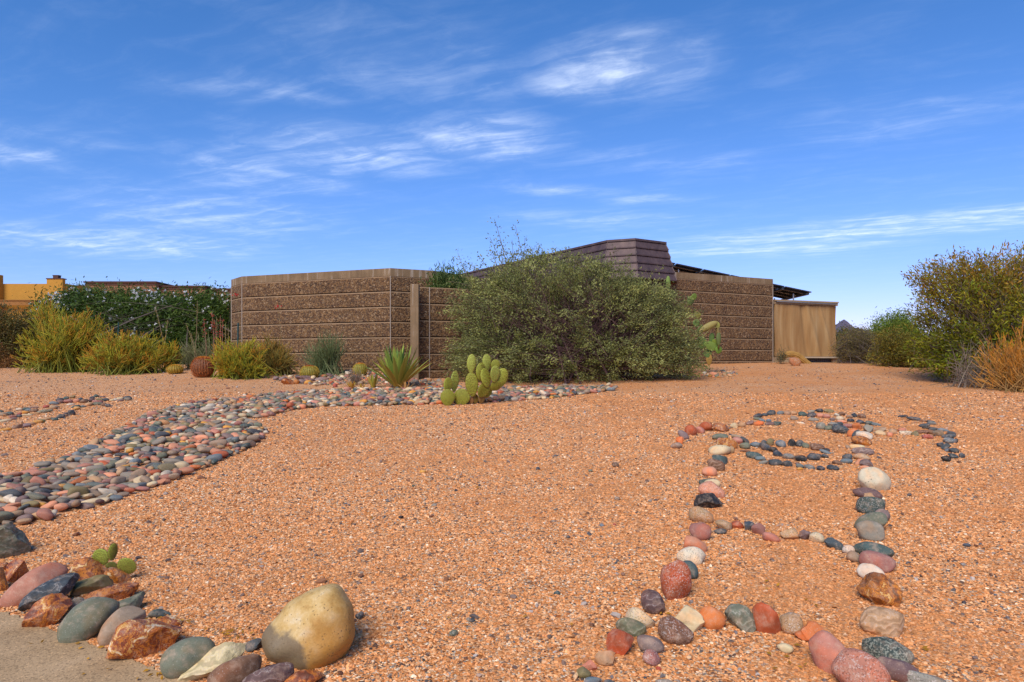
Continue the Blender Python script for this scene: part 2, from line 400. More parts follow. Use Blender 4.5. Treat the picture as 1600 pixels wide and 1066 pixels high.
def hills():
    mb = MB(); rng = np.random.default_rng(4)
    n = 260; m_ = 30
    us = np.linspace(900, 2300, n); prof = np.zeros(n)
    for u, h, s in [(1320, 63, 62), (1390, 55, 70), (1450, 42, 60), (1560, 50, 90), (1750, 66, 120), (2000, 50, 160), (1200, 40, 90), (1000, 30, 80)]:
        prof = np.maximum(prof, h * np.exp(-((us - u) / s) ** 2 / 1.2))
    prof = prof + 1.2 * np.sin(us * .09) + .8 * np.sin(us * .23 + 1)
    ss = np.linspace(-1, 1, m_); D = 1100.0
    V = []
    for s in ss:
        y = D + s * 170
        hh = np.maximum(prof, 2) * D / FP * (1 - abs(s)) ** .9 * (1 + .10 * np.sin(us * .14 + 5 * s) * (1 - abs(s)) + .05 * np.sin(us * .33 - 9 * s))
        V.append(np.stack([(us - U0) / FP * D, np.full(n, y), 1.2 + hh], 1))
    V = np.concatenate(V); i = np.arange(m_ - 1)[:, None] * n + np.arange(n - 1)[None]
    mb.add(V, np.stack([i, i + 1, i + n + 1, i + n], -1).reshape(-1, 4))
    hm = mat_simple('hill_rock_haze_tint', (.105, .088, .125), .95, .35, .02, .06, .4)  # rock colour with the bluish tint of distance haze mixed in
    tag(mb.build('hills', hm, smooth=True), 'purple brown desert hills on the horizon', 'hills', kind='structure')
hills()

# ---------------------------------------------------------------- walls and buildings
def mat_aggregate():
    m, t, o = newmat('exposed_aggregate'); c = objco(t)
    v = t.add('ShaderNodeSeparateColor', None, i0=t.voro(c, 27, 1))
    a = t.ramp(v.outputs[0], [(0, (0.050, 0.029, 0.019)), (.22, (0.130, 0.070, 0.033)), (.45, (0.220, 0.121, 0.048)), (.68, (0.290, 0.165, 0.066)), (.84, (0.085, 0.044, 0.031)), (.93, (0.420, 0.291, 0.164))], 'CONSTANT')
    v2 = t.add('ShaderNodeSeparateColor', None, i0=t.voro(c, 62, 1))
    b = t.ramp(v2.outputs[0], [(0, (0.050, 0.031, 0.020)), (.3, (0.170, 0.089, 0.037)), (.7, (0.250, 0.141, 0.058)), (.92, (0.420, 0.320, 0.195))], 'CONSTANT')
    col_ = t.mix(.45, a, b)
    f = t.math('ADD', .55, t.math('MULTIPLY', t.noise(c, 1.3, 5, .6), .54)); col_ = scale_col(t, col_, f)
    h = t.math('MULTIPLY', t.voro(c, 30, 0), -1.0)
    finish(t, o, col_, .85, h, .7, .02, 0, .25); return m
AGG = mat_aggregate()
def mat_cap():
    m, t, o = newmat('cast_concrete'); c = objco(t)
    st = t.add('ShaderNodeMapping', None, Vector=c, Scale=(5.5, 5.5, .35)).outputs[0]
    n = t.noise(st, 1.5, 5, .65); n2 = t.noise(c, 2.2, 5, .6)
    b = t.ramp(n2, [(.3, (.15, .10, .05)), (.55, (.215, .145, .077)), (.75, (.26, .185, .11))])
    b = t.mix(t.math('MULTIPLY', t.maprange(n, .52, .64), .55), b, (.13, .085, .045))
    b = t.mix(t.math('MULTIPLY', t.maprange(n, .44, .33), .55), b, (.48, .42, .34))
    finish(t, o, b, .85, t.noise(c, 40, 4), .25, .01, 0, .25); return m
CAP = mat_cap()
CAULK = mat_simple('pale_joint', (.30, .25, .195), .8, .3, 30)
REVEAL = mat_simple('reveal_painted_shade', (.09, .06, .035), .9, .3, 8)  # recess concrete darkened, the groove's shade painted into its colour
BAND = mat_simple('cast_ledge_lit_tone', (.30, .20, .11), .85, .35, 3)  # smooth concrete band, paler to carry the lit top edge in its colour
def masonry(root, pts, ztop, zbot, cap_h, course, name='panels', joints=True, cap=True, thick=.30, gap=.026, cap_mat=None):
    """a run of exposed-aggregate courses along the plan points pts; the front is the right-hand side of travel"""
    P = [np.array(p, float) for p in pts]
    pan, core, capm, jm, led = MB(), MB(), MB(), MB(), MB()
    segs = list(zip(P[:-1], P[1:]))
    def offs(d):      # mitred offset of the plan line towards the viewer (d>0) or away
        out = []
        for i, p in enumerate(P):
            ns = []
            if i > 0: e = P[i] - P[i - 1]; ns.append(np.array((e[1], -e[0])) / np.linalg.norm(e))
            if i < len(P) - 1: e = P[i + 1] - P[i]; ns.append(np.array((e[1], -e[0])) / np.linalg.norm(e))
            n = sum(ns); n /= np.linalg.norm(n); out.append(p + n * d / max(.5, float(np.dot(n, ns[0]))))
        return out
    def prism(mb, front, back, z0, z1):
        for i in range(len(front) - 1):
            a, b, c, d = front[i], front[i + 1], back[i + 1], back[i]
            v = [(*a, z0), (*b, z0), (*c, z0), (*d, z0), (*a, z1), (*b, z1), (*c, z1), (*d, z1)]
            fs = [(0, 1, 5, 4), (2, 3, 7, 6), (4, 5, 6, 7), (0, 3, 2, 1)]
            if i == 0: fs.append((3, 0, 4, 7))
            if i == len(front) - 2: fs.append((1, 2, 6, 5))
            mb.add(v, fs)
    F, B, Fi, Bi = offs(0), offs(-thick), offs(-.05), offs(-thick + .05)
    F2, B2 = offs(-.004), offs(-thick + .004)
    ctop = ztop - (cap_h if cap else 0)
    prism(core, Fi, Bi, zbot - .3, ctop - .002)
    z = ctop - (0.0 if cap else .0); k = 0
    while z > zbot - .2:
        z0 = z - course + gap
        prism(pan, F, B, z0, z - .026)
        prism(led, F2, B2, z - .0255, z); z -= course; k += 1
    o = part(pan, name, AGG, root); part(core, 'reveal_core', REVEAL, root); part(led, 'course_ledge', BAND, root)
    if cap: part(capm_build(capm, offs(.006), offs(-thick - .006), ctop + .002, ztop, prism), 'cap_course', cap_mat or CAP, root)
    if joints:
        for p, q in zip(offs(.004)[1:-1], offs(-.02)[1:-1]):
            jm.box((p[0] - .010, p[1] - .004, zbot - .2), (p[0] + .010, p[1] + .02, ctop))
        if jm.n: part(jm, 'joint_strip', CAULK, root)
    return o
def capm_build(mb, F, B, z0, z1, prism):
    prism(mb, F, B, z0, z1); return mb
def pl(u, y): return ((u - U0) / FP * y, y)
# front garden wall (tall, faceted)
yA = 17.2; ZT = EYE + (V0 - 419) / FP * yA
def yz(v, z): return (z - EYE) * FP / (V0 - v)
gw = empty('block_wall', (*pl(610, yA), float(G(*pl(610, yA)))), 'tall faceted exposed aggregate garden wall with stained concrete top, behind the barrel cacti', 'wall')
masonry(gw, [pl(363, yz(437, ZT) + 2.5), pl(361.5, yz(437, ZT)), pl(378, yz(432, ZT)), pl(610, yA), pl(677, yz(423, ZT)), pl(730, yz(431, ZT)), pl(850, 21.5)], ZT, 1.25, .20, .385)
# lower wall with a concrete post at its end
yB = 15.75; ZB = EYE + (V0 - 449) / FP * 16.0
lw = empty('block_wall', (*pl(671, 16.0), float(G(*pl(671, 16.0)))), 'lower exposed aggregate wall beside the concrete post, running behind the sage bush', 'wall')
masonry(lw, [pl(655, 15.90), pl(671, 16.0), pl(860, 17.2)], ZB, 1.0, .0, .39, cap=False, thick=.26)
pm = MB(); px, py = pl(648.5, 15.62)
pm.box((px - .095, py - .1, float(G(px, py)) - .2), (px + .095, py + .1, EYE + (V0 - 444.5) / FP * 15.6))
po = pm.build('concrete_post', CAP, loc=(px, py, float(G(px, py)))); tag(po, 'plain square concrete post standing at the end of the lower wall', 'post')
bv = po.modifiers.new('bevel', 'BEVEL'); bv.width = .012; bv.segments = 2

# the house: copper mansard roof, aggregate wall, dark fascia
hp = pl(1050, 20.4)
house = empty('house', (hp[0], hp[1], float(G(*hp))), 'low desert house with dark copper banded roof and exposed aggregate wall behind sage bush', 'house')
ZH = EYE + (V0 - 425) / FP * 20.6
masonry(house, [pl(1020, yz(422.6, ZH)), pl(1207.5, yz(436.2, ZH)), (pl(1207.5, yz(436.2, ZH))[0] + 1.0, 27.5)], ZH, 1.30, .19, .357, name='wall', joints=True)
def mat_copper():
    m, t, o = newmat('weathered_copper'); c = objco(t)
    st = t.add('ShaderNodeMapping', None, Vector=c, Scale=(2.0, 2.0, .7)).outputs[0]
    b = t.ramp(t.noise(st, 2.4, 6, .65), [(.3, (.060, .040, .040)), (.5, (.095, .060, .056)), (.7, (.135, .090, .078))])
    b = t.mix(t.math('MULTIPLY', t.maprange(t.noise(c, 30, 4), .55, .75), .3), b, (.17, .15, .14))
    finish(t, o, b, .55, t.noise(c, 9, 3), .12, .02, .25, .4); return m
COPPER = mat_copper()
DARK = mat_simple('dark_fascia', (.055, .022, .020), .7, .3, 6)
def roof():
    zt = EYE + (V0 - 377) / FP * 20.0; zb = EYE + (V0 - 437.5) / FP * 20.0
    def yv(v): return yz(v, zt)
    top = [np.array(p) for p in (pl(700, yv(434)), pl(950, yv(377)), pl(992, yv(374.2)), pl(1039, yv(380)), (6.2, 27.5))]
    nb = 5; mb = MB(); seams = [MB() for _ in range(3)]
    nrm = []
    for i in range(len(top)):
        ns = []
        if i > 0: e = top[i] - top[i - 1]; ns.append(np.array((e[1], -e[0])) / np.linalg.norm(e))
        if i < len(top) - 1: e = top[i + 1] - top[i]; ns.append(np.array((e[1], -e[0])) / np.linalg.norm(e))
        n = sum(ns); n /= np.linalg.norm(n); nrm.append(n / max(.5, float(np.dot(n, ns[0]))))
    H = zt - zb; slope = .30
    for k in range(nb):
        z1 = zt - H * k / nb; z0 = zt - H * (k + 1) / nb
        o1 = slope * k / nb + (0.0 if k == 0 else .0); o0 = slope * (k + 1) / nb + .045
        a = [(*(p + n * o1), z1) for p, n in zip(top, nrm)]; b = [(*(p + n * o0), z0 + .012) for p, n in zip(top, nrm)]
        c = [(*(p + n * o0), z0 - .022) for p, n in zip(top, nrm)]; d = [(*(p + n * (o0 - .06)), z0 - .022) for p, n in zip(top, nrm)]
        n_ = len(top); V = a + b + c + d; fs = []
        for r in range(3):
            for i in range(n_ - 1): fs.append((r * n_ + i, r * n_ + n_ + i, r * n_ + n_ + i + 1, r * n_ + i + 1))
        mb.add(V, fs)
        for i in (1, 2, 3):
            seams[i - 1].tube([np.array(a[i]) + (0, 0, .0), np.array(b[i])], .016, 6)
    cp = MB(); tv = [(*(p + n * .05), zt + .03) for p, n in zip(top, nrm)]; tb = [(*(p + n * .05), zt - .03) for p, n in zip(top, nrm)]
    n_ = len(top); cp.add(tv + tb, [tuple(range(n_))]); cp.add(tv + tb, [(n_ + i, n_ + i + 1, i + 1, i) for i in range(n_ - 1)] )
    rf = part(mb, 'roof', COPPER, house); [sub(q, 'seam', COPPER, house, rf) for q in seams]; sub(cp, 'ridge_cap', COPPER, house, rf)
    fm = MB(); ins = [p + n * .16 for p, n in zip(top, nrm)]
    V = [(*p, zb + .03) for p in ins] + [(*p, 1.3) for p in ins]
    fm.add(V, [(i, n_ + i, n_ + i + 1, i + 1) for i in range(n_ - 1)])
    part(fm, 'fascia_wall', DARK, house)
roof()

# canvas shade at the end of the house
def shade():
    yl, yr = 22.7, 23.6; a, b = np.array(pl(1208, yl)), np.array(pl(1307, yr))
    r = empty('shade_screen', (*((a + b) / 2), float(G(*((a + b) / 2)))), 'tan canvas drop shade hanging on the porch at the right end of the house', 'shade')
    e = (b - a); L = np.linalg.norm(e); e /= L; n = np.array((e[1], -e[0]))
    def q(s, d, z): return (*(a + e * s + n * d), z)
    def zz(v): return EYE + (V0 - v) / FP * 23.1
    def bx(mb, s0, s1, d0, d1, z0, z1):
        v = [q(s0, d1, z0), q(s1, d1, z0), q(s1, d0, z0), q(s0, d0, z0), q(s0, d1, z1), q(s1, d1, z1), q(s1, d0, z1), q(s0, d0, z1)]
        mb.add(v, [(0, 3, 2, 1), (4, 5, 6, 7), (0, 1, 5, 4), (1, 2, 6, 5), (2, 3, 7, 6), (3, 0, 4, 7)])
    nx, nz = 90, 50; S = np.linspace(.02, L - .03, nx); Z = np.linspace(zz(557), zz(477), nz); V = []
    for z in Z:
        t = (z - Z[0]) / (Z[-1] - Z[0])
        for s in S:
            x = s / L
            d = .016 * math.sin(x * 9 + 1) + .009 * math.sin(x * 23 + .6) * (.3 + .7 * t) + .005 * math.sin(x * 51) * t
            d += .05 * math.exp(-((x - .50 - .22 * (1 - t)) / .035) ** 2) * (1 - .4 * t) - .035 * math.exp(-((x - .44 - .1 * (1 - t)) / .03) ** 2)
            d += .03 * math.exp(-((x - .72 - .2 * (1 - t)) / .02) ** 2) + .02 * math.sin(7 * x + 6 * t)
            V.append(q(s, .02 + d, z))
    i = np.arange(nz - 1)[:, None] * nx + np.arange(nx - 1)[None]
    mb = MB(); mb.add(V, np.stack([i, i + 1, i + nx + 1, i + nx], -1).reshape(-1, 4))
    m, t, o = newmat('canvas'); c = objco(t)
    st = t.add('ShaderNodeMapping', None, Vector=c, Scale=(3.0, 3.0, .25)).outputs[0]
    bcol = t.ramp(t.noise(st, 1.3, 5, .6), [(.3, (.31, .165, .06)), (.55, (.42, .255, .105)), (.75, (.51, .35, .17))])
    finish(t, o, bcol, .9, t.noise(c, 90, 3), .1, .003, 0, .15, .12)
    f = part(mb, 'canvas', m, r, smooth=True)
    tan = mat_simple('tan_paint', (.33, .235, .13), .7, .2, 5); met = mat_simple('bare_metal', (.25, .25, .25), .45, .2, 8, metal=.6)
    h = MB(); bx(h, -.02, L + .01, -.10, .06, zz(476.5), zz(472.2)); bx(h, -.02, L + .02, -.10, .09, zz(472.2) + .002, zz(470)); part(h, 'head_rail', tan, r)
    pb = MB(); pb.tube([q(.05, .10, zz(473.3)), q(L * .5, .10, zz(473.8)), q(L - .1, .10, zz(474.3))], .022, 8); part(pb, 'roller_pole', met, r)
    s = MB(); bx(s, L * .42, L + .06, -.1, .14, zz(559.6), zz(557.4)); part(s, 'sill', mat_simple('pale_paint', (.45, .37, .26), .7, .2, 6), r)
    b2 = MB(); bx(b2, L * .92, L, -.12, .05, 1.2, zz(559.7)); bx(b2, -.02, L * .44, -.12, .03, 1.2, zz(558)); bx(b2, L * .44 + .003, L * .92 - .003, -.12, .04, 1.2, zz(566.3)); part(b2, 'base_wall', tan, r)
    w_ = MB(); bx(w_, L * .44 + .004, L * .92 - .004, -.11, -.03, zz(566.2), zz(559.9)); part(w_, 'vent', mat_simple('dark_vent', (.016, .018, .02), .3, .2, 5), r)
    sl = MB()
    zs = np.linspace(L * .445, L * .915, 57); dd = [-.012 if k % 4 in (1, 2) else -.026 for k in range(57)]
    sl.add([q(s_, d_, zz(566.1)) for s_, d_ in zip(zs, dd)] + [q(s_, d_, zz(560.0)) for s_, d_ in zip(zs, dd)], [(k, k + 1, k + 58, k + 57) for k in range(56)])
    part(sl, 'vent_grille', mat_simple('grille_metal', (.06, .06, .065), .5, .2, 5), r)
    # porch block behind the canvas
    bk = MB(); bx(bk, .0, L, -3.2, -.14, 1.2, zz(472.4)); part(bk, 'porch_wall', tan, r)
shade()

def solar():
    NR, NL = np.array((11.87, 27.0, 4.30)), np.array((5.4, 27.0, 5.66))
    dep = np.array((0, 2.6, 0)); ed = NL - NR
    up = np.cross(dep, ed); up /= np.linalg.norm(up); up = up if up[2] > 0 else -up
    r = empty('solar_array', (9.2, 28.3, 3.6), 'dark tilted solar panel array on the flat roof behind the house wall', 'solar panels')
    cell = mat_simple('solar_cell', (.012, .014, .022), .25, .2, 4, metal=0, spec=.5); al = mat_simple('rack_metal', (.045, .047, .05), .5, .2, 6, metal=.4)
    def slab(mb, o, a, b, t):
        o = np.array(o, float); c = up * t
        v = [o, o + a, o + a + b, o + b, o + c, o + a + c, o + a + b + c, o + b + c]
        mb.add(v, [(0, 1, 2, 3), (7, 6, 5, 4), (0, 4, 5, 1), (1, 5, 6, 2), (2, 6, 7, 3), (3, 7, 4, 0)])
    for k in range(6):
        for j in range(2):
            mb = MB(); slab(mb, NR + ed * (k / 6 + .003) + dep * (j * .5 + .004), ed * (1 / 6 - .008), dep * .49, .035); part(mb, 'panel', cell, r)
    rl = MB()
    for f in (.1, .36, .64, .9): slab(rl, NR + dep * f - up * .062, ed, dep * .025, .06)
    part(rl, 'rail', al, r)
    pu = MB()
    for f in (.02, .17, .34, .5, .67, .84, .97): slab(pu, NR + ed * f - up * .125, ed * .012, dep, .06)
    part(pu, 'purlin', al, r)
    pale = mat_simple('galvanised_leg', (.30, .31, .32), .5, .2, 6, metal=.4)
    for f in (.09, .3, .55, .8):
        for g in (.12, .88):
            p = NR + ed * f + dep * g - up * .13; lg = MB(); lg.tube([(p[0], p[1], 3.3), p], .028, 6); part(lg, 'leg', pale, r)
solar()

# neighbouring houses behind the hedge
def neighbours():
    och = mat_simple('ochre_stucco', (.44, .225, .035), .9, .14, 3, 30, .15); dk = mat_simple('dark_ochre_trim', (.27, .125, .035), .9, .15, 3)  # the trim band has its own darker ochre
    brn = mat_simple('brown_stucco', (.23, .11, .06), .9, .15, 3); drk = mat_simple('dark_coping', (.085, .04, .03), .8, .2, 4)
    Y = 46.0; S = Y / FP
    def X(u, y=Y): return (u - U0) * y / FP
    def Z(v, y=Y): return EYE + (V0 - v) * y / FP
    r = empty('neighbour_house', (X(20), Y, 1.5), 'ochre stucco house with a chimney beyond the left end of the hedge', 'house')
    wl = MB(); wl.box((X(-330), Y, 1.2), (X(104), Y + 9, Z(443.5))); part(wl, 'wall', och, r)
    tw = MB(); tw.box((X(-330), Y - .35, 1.2), (X(5), Y - .01, Z(430.5))); part(tw, 'tower', och, r)
    ch = MB(); ch.box((X(77.5), Y - .30, Z(470)), (X(102), Y - .004, Z(437))); c_ = part(ch, 'chimney', och, r)
    cp = MB(); cp.box((X(76.7), Y - .34, Z(437) + .003), (X(102.8), Y + .1, Z(435.6))); cp.box((X(86.5), Y - .26, Z(435.6) + .002), (X(94.5), Y + .04, Z(431.6))); cp.box((X(85.8), Y - .28, Z(431.6) + .002), (X(95.2), Y + .06, Z(430.6))); sub(cp, 'chimney_cap', drk, r, c_)
    tr = MB(); tr.box((X(-330), Y - .5, Z(478)), (X(100), Y - .36, Z(471))); tr.box((X(-330), Y - .56, Z(470.9)), (X(100), Y - .36, Z(469.6))); part(tr, 'trim_band', dk, r)
    wn = MB(); wn.box((X(-14), Y - .37, Z(468.5)), (X(1.5), Y - .352, Z(464))); part(wn, 'window', mat_simple('dark_glass', (.02, .025, .03), .2, .1, 3), r)
    y2 = 54.0
    r2 = empty('neighbour_house', (X(230, y2), y2, 1.5), 'brown parapet roof house rising behind the white flowering hedge', 'house')
    for (ua, ub, v, yy) in ((133, 243.5, 439.8, y2), (244.2, 320, 446.4, y2 + .6), (320.8, 372, 450.8, y2 + 1.2), (60, 132, 446, y2 + 1)):
        b = MB(); b.box((X(ua, yy), yy, 1.2), (X(ub, yy), yy + 7, Z(v + 2.2, yy))); w_ = part(b, 'wall', brn, r2)
        k = MB(); k.box((X(ua, yy) - .09, yy - .12, Z(v + 2.2, yy) + .002), (X(ub, yy) + .09, yy + 7.1, Z(v, yy))); k.box((X(ua, yy) - .02, yy - .06, Z(v + 5.5, yy)), (X(ub, yy) + .02, yy - .004, Z(v + 4.2, yy))); sub(k, 'coping', drk, r2, w_)
neighbours()
# ---------------------------------------------------------------- stones
def ico(n):
    bm = bmesh.new(); bmesh.ops.create_icosphere(bm, subdivisions=n, radius=1)
    v = np.array([x.co[:] for x in bm.verts]); f = np.array([[y.index for y in x.verts] for x in bm.faces]); bm.free(); return v, f
ICO1 = ico(1)
ICO = {n: ico(n) for n in (2, 3, 4, 5)}
def stone_shape(shape, seed, n):
    """unit stone: 'r' water-worn cobble, 'b' blocky cobble, 'a' broken angular rock, 'e' egg"""
    rng = np.random.default_rng(seed); v = ICO[n][0].copy()
    if shape in 'rbe':
        e = {'r': 2.15, 'b': 2.9, 'e': 2.05}[shape]
        v /= (np.abs(v) ** e).sum(1, keepdims=True) ** (1 / e)
        for k, a in ((1.6, .105), (3.0, .055), (6, .018), (13, .006)):
            for _ in range(3):
                d = rng.normal(size=3); d /= np.linalg.norm(d)
                v *= (1 + a * np.sin(k * (v @ d) + rng.uniform(0, 6.28)))[:, None]
        for _ in range(rng.integers(2, 6)):          # worn flats
            d = rng.normal(size=3); d /= np.linalg.norm(d); h = rng.uniform(.72, .93)
            x = np.maximum(0, v @ d - h); v -= (.8 * x)[:, None] * d
        if shape == 'e': v *= (1 - .22 * v[:, :1])
    else:
        v *= 1.25
        for _ in range(13):
            d = rng.normal(size=3); d /= np.linalg.norm(d); h = rng.uniform(.62, .98)
            x = np.maximum(0, v @ d - h); v -= (.96 * x)[:, None] * d
        for k, a in ((4, .035), (9, .022), (19, .012), (33, .007)):
            for _ in range(3):
                d = rng.normal(size=3); d /= np.linalg.norm(d)
                v += (a * np.sin(k * (v @ d) + rng.uniform(0, 6.28)))[:, None] * rng.normal(size=3) * .6
    return v / np.abs(v).max(0)
COL = {'slate': (66, 78, 88), 'navy': (44, 58, 74), 'teal': (64, 92, 92), 'black': (40, 42, 44), 'green': (108, 114, 98), 'cream': (205, 188, 155), 'white': (208, 198, 182),
       'salmon': (205, 142, 112), 'rose': (158, 102, 95), 'mauve': (134, 104, 104), 'plum': (112, 76, 78), 'rust': (165, 82, 48), 'orange': (200, 115, 62), 'ochre': (205, 148, 62),
       'tan': (178, 144, 108), 'taupe': (150, 130, 112), 'brown': (120, 90, 70), 'grey': (132, 128, 120), 'blue': (98, 118, 132), 'olive': (122, 112, 76), 'pink': (182, 124, 108), 'red': (172, 78, 62)}
for _k, _f in (('teal', .30), ('blue', .25), ('navy', .2), ('plum', .38), ('mauve', .38), ('slate', .15), ('red', .15), ('rose', .12)):
    _m = sum(COL[_k]) / 3; COL[_k] = tuple(x + (_m - x) * _f for x in COL[_k])
COLV = {k: tuple(x * k for x, k in zip(lin(c), (.90, .87, .76))) for k, c in COL.items()}
CR = {'A': (0, 800, 4.006), 'B': (200, 880, 4), 'C': (1130, 630, 8.881), 'D': (1260, 630, 8.881), 'E': (1380, 640, 10.657), 'F': (0, 610, 7.273),
      'G': (1020, 620, 5.714), 'H': (1250, 620, 4.443), 'I': (1000, 780, 5.333), 'J': (880, 900, 5), 'K': (1140, 850, 4.444), 'L': (420, 540, 5.333), 'M': (600, 680, 3.33)}
RIGHT, UPV, FWD = np.array((1., 0, 0)), np.array((0, 0, 1.)), np.array((0, 1., 0))
def place_stone(u, v, w, h, ang, shape, seed, depth=None, sink=.14, n=4):
    """returns world verts of a stone whose outline covers w x h photo pixels round (u, v) and which rests on the gravel"""
    a = R(ang); c, s = math.cos(a), math.sin(a)
    ds = np.array(((u - U0) / FP, 1.0, (V0 - v) / FP))
    # local frame: tilt the picture plane back towards the slope so that flat stones lie on the ground
    view = ds / np.linalg.norm(ds)
    up = UPV - view * view[2]; up /= np.linalg.norm(up); rt = np.cross(view, up)
    e1, e2, e3 = rt * c + up * s, -rt * s + up * c, view
    vs = stone_shape(shape, seed, n)
    d_ = depth if depth else (.72 if shape != 'a' else .8)
    A, B = w / 2 / FP, h / 2 / FP; Dp = d_ * math.sqrt(A * B) if w / max(h, 1) < 2.2 else B * 1.1
    off = (vs[:, :1] * A) * e1 + (vs[:, 1:2] * B) * e2 + (vs[:, 2:] * Dp) * e3
    lo, hi = 1.0, 40.0
    zext = off[:, 2].min()
    for _ in range(50):
        m = (lo + hi) / 2; p = ds * m
        if EYE + p[2] + zext * m * (1 - 2 * sink) > float(G(p[0], p[1])): lo = m
        else: hi = m
    p = ds * lo + (0, 0, EYE)
    return off * lo + p, p
def add_stone(name, u, v, w, h, ang, shape, tex, colr, label, cat, group, seed, depth=None, sink=.14, n=4, mat=None):
    V, p = place_stone(u, v, w, h, ang, shape, seed, depth, sink, n)
    base = np.array((p[0], p[1], float(G(p[0], p[1]))))
    mb = MB(); mb.add(V, ICO[n][1])
    o = mb.build(name, mat or SM[tex], loc=base, smooth=True, auto=38 if shape == 'a' else None)
    rng = random.Random(seed); f = rng.uniform(.9, 1.12); c = COLV[colr]
    o.color = (min(1, c[0] * f), min(1, c[1] * f * rng.uniform(.97, 1.03)), min(1, c[2] * f * rng.uniform(.94, 1.06)), 1)
    return tag(o, label, cat, group)

TEXW = {'p': 'plain', 's': 'speckle', 'b': 'band', 'j': 'jasper', 'w': 'pit', 'l': 'lichen'}
ADJ = {'plain': '', 'speckle': 'speckled', 'band': 'banded', 'jasper': 'veined', 'pit': 'pitted', 'lichen': 'mottled'}
# chain name -> stones in order along it: crop, x, y, w, h, tilt, shape+texture, colour
CH = {}
CH['left curl'] = ('left curl', '''G 210 440 110 66 0 rs taupe|G 250 388 90 80 -40 ap orange|G 275 348 118 74 -30 rp mauve|G 335 305 125 112 -20 rp rust|G 425 297 88 72 -30 rp pink|G 475 268 128 98 -8 rp rust''')
CH['left line'] = ('left stone line', '''G 612 285 158 95 -12 aj mauve|G 605 358 150 70 5 rp green|G 600 388 72 54 0 rp pink|G 668 420 190 108 -14 rj ochre|G 750 398 98 80 -20 rp pink|G 605 485 208 112 4 rw cream|G 703 475 52 84 0 rp tan|G 592 565 152 90 -12 ap teal|G 568 612 170 104 -8 bb brown|G 512 670 142 96 -5 rp salmon|G 500 765 190 76 4 rp teal|G 530 775 148 86 -10 rp cream|G 515 838 268 168 -14 rs salmon|G 487 935 268 172 -14 aw black|I 520 150 236 158 -12 rs tan|I 518 272 218 170 -12 rp rose|I 445 378 232 140 -4 rp salmon|I 432 482 250 172 -4 rs white|I 412 590 184 168 0 bp teal|I 285 692 292 348 8 rs rust|I 113 855 206 214 15 rb plum''')
CH['left foot'] = ('left lower cluster', '''J 590 335 258 152 -16 rs cream|J 545 412 272 142 -22 rb green|J 450 520 228 268 -14 ap rust|J 690 543 236 136 -9 rp mauve|J 690 642 138 122 -24 rs rose|J 745 725 48 46 0 ap red|J 315 642 195 128 6 aw tan|J 215 706 130 90 -18 ap pink|J 155 762 128 100 -8 rp olive|J 98 785 46 62 0 ap cream|J 235 818 142 66 0 rp blue|J 365 832 94 44 0 rp slate|J 790 832 142 46 0 rs grey''')
CH['lower bar'] = ('lower crossbar', '''J 866 442 302 228 -8 rs brown|J 975 345 242 200 -22 aw cream|J 1170 330 226 200 -12 rp orange|J 1395 338 268 232 -6 ab green|K 255 540 186 256 6 aw rust|K 425 562 162 170 0 rs tan|K 558 625 226 180 -12 ap orange|K 700 772 310 262 -40 rp pink|K 925 905 370 300 -36 rs pink|K 395 720 122 78 -16 rp cream''')
CH['right line'] = ('right stone line', '''D 640 412 165 116 32 rp orange|D 688 432 156 96 32 rp slate|D 795 452 226 128 -10 ws white|D 755 527 288 152 -8 rj ochre|D 575 612 72 62 0 rp taupe|D 710 615 214 84 0 rp cream|D 770 672 312 122 -3 bb mauve|D 782 742 248 120 -10 rs tan|D 750 815 164 128 15 ap salmon|D 850 845 206 126 -16 ap mauve|D 825 895 165 58 0 rp salmon|H 503 580 234 186 -8 rw white|H 475 668 198 98 0 rp plum|H 480 688 84 66 0 ap tan|H 495 765 194 142 -8 bs teal|H 560 832 104 134 -38 rp mauve|H 482 876 236 132 18 rp green|H 505 940 202 160 6 bw grey|K 1005 48 262 112 -8 rp teal|K 1028 124 234 162 -12 rp rose|K 1000 200 208 128 -14 rp white|K 835 45 98 74 0 rs white|K 872 92 104 80 -24 rp taupe|K 1030 342 292 280 -14 aj ochre|K 1045 545 284 240 -18 bb tan|K 1086 748 338 210 -14 rl teal|K 1166 888 314 164 -8 rp plum|K 1335 940 324 110 0 bs grey''')
CH['small bar'] = ('small crossbar', '''I 675 272 112 56 -5 rp slate|I 700 215 137 104 0 rs tan|I 810 212 108 94 10 ap rust|I 905 222 108 92 -10 ap slate|I 995 256 130 104 -30 ap rose|I 1090 316 162 80 -6 rp pink|I 1240 296 152 98 8 rs tan|I 1370 302 128 98 -8 ap mauve|I 1485 327 142 98 -8 rs cream|H 240 1022 132 84 -32 ap slate''')
CH['eye corner'] = ('inner eye corner', '''C 182 462 204 66 -10 rp taupe|C 310 522 164 66 -30 rp slate|C 310 600 164 112 5 rp green|C 312 665 152 54 0 rp brown''')
CH['eye ring'] = ('eye ring', '''C 460 577 172 94 5 rp blue|C 565 542 102 74 0 rp slate|C 665 545 126 120 5 rp olive|C 802 572 154 120 -8 rs blue|C 950 552 122 136 0 aw black|C 1062 567 112 112 0 rs slate|C 1155 592 112 94 0 rp green|C 1310 614 208 114 -8 rb brown|D 295 650 124 50 -6 rp navy|D 272 682 178 60 -12 rp blue|D 255 738 112 64 0 rp slate|C 1270 748 208 116 8 rp slate|C 1080 772 172 100 -5 rw black|C 900 742 172 90 -4 rs grey|C 755 702 144 94 -18 rp navy|C 690 652 132 94 -10 ap black|C 590 608 184 114 -30 rp slate''')
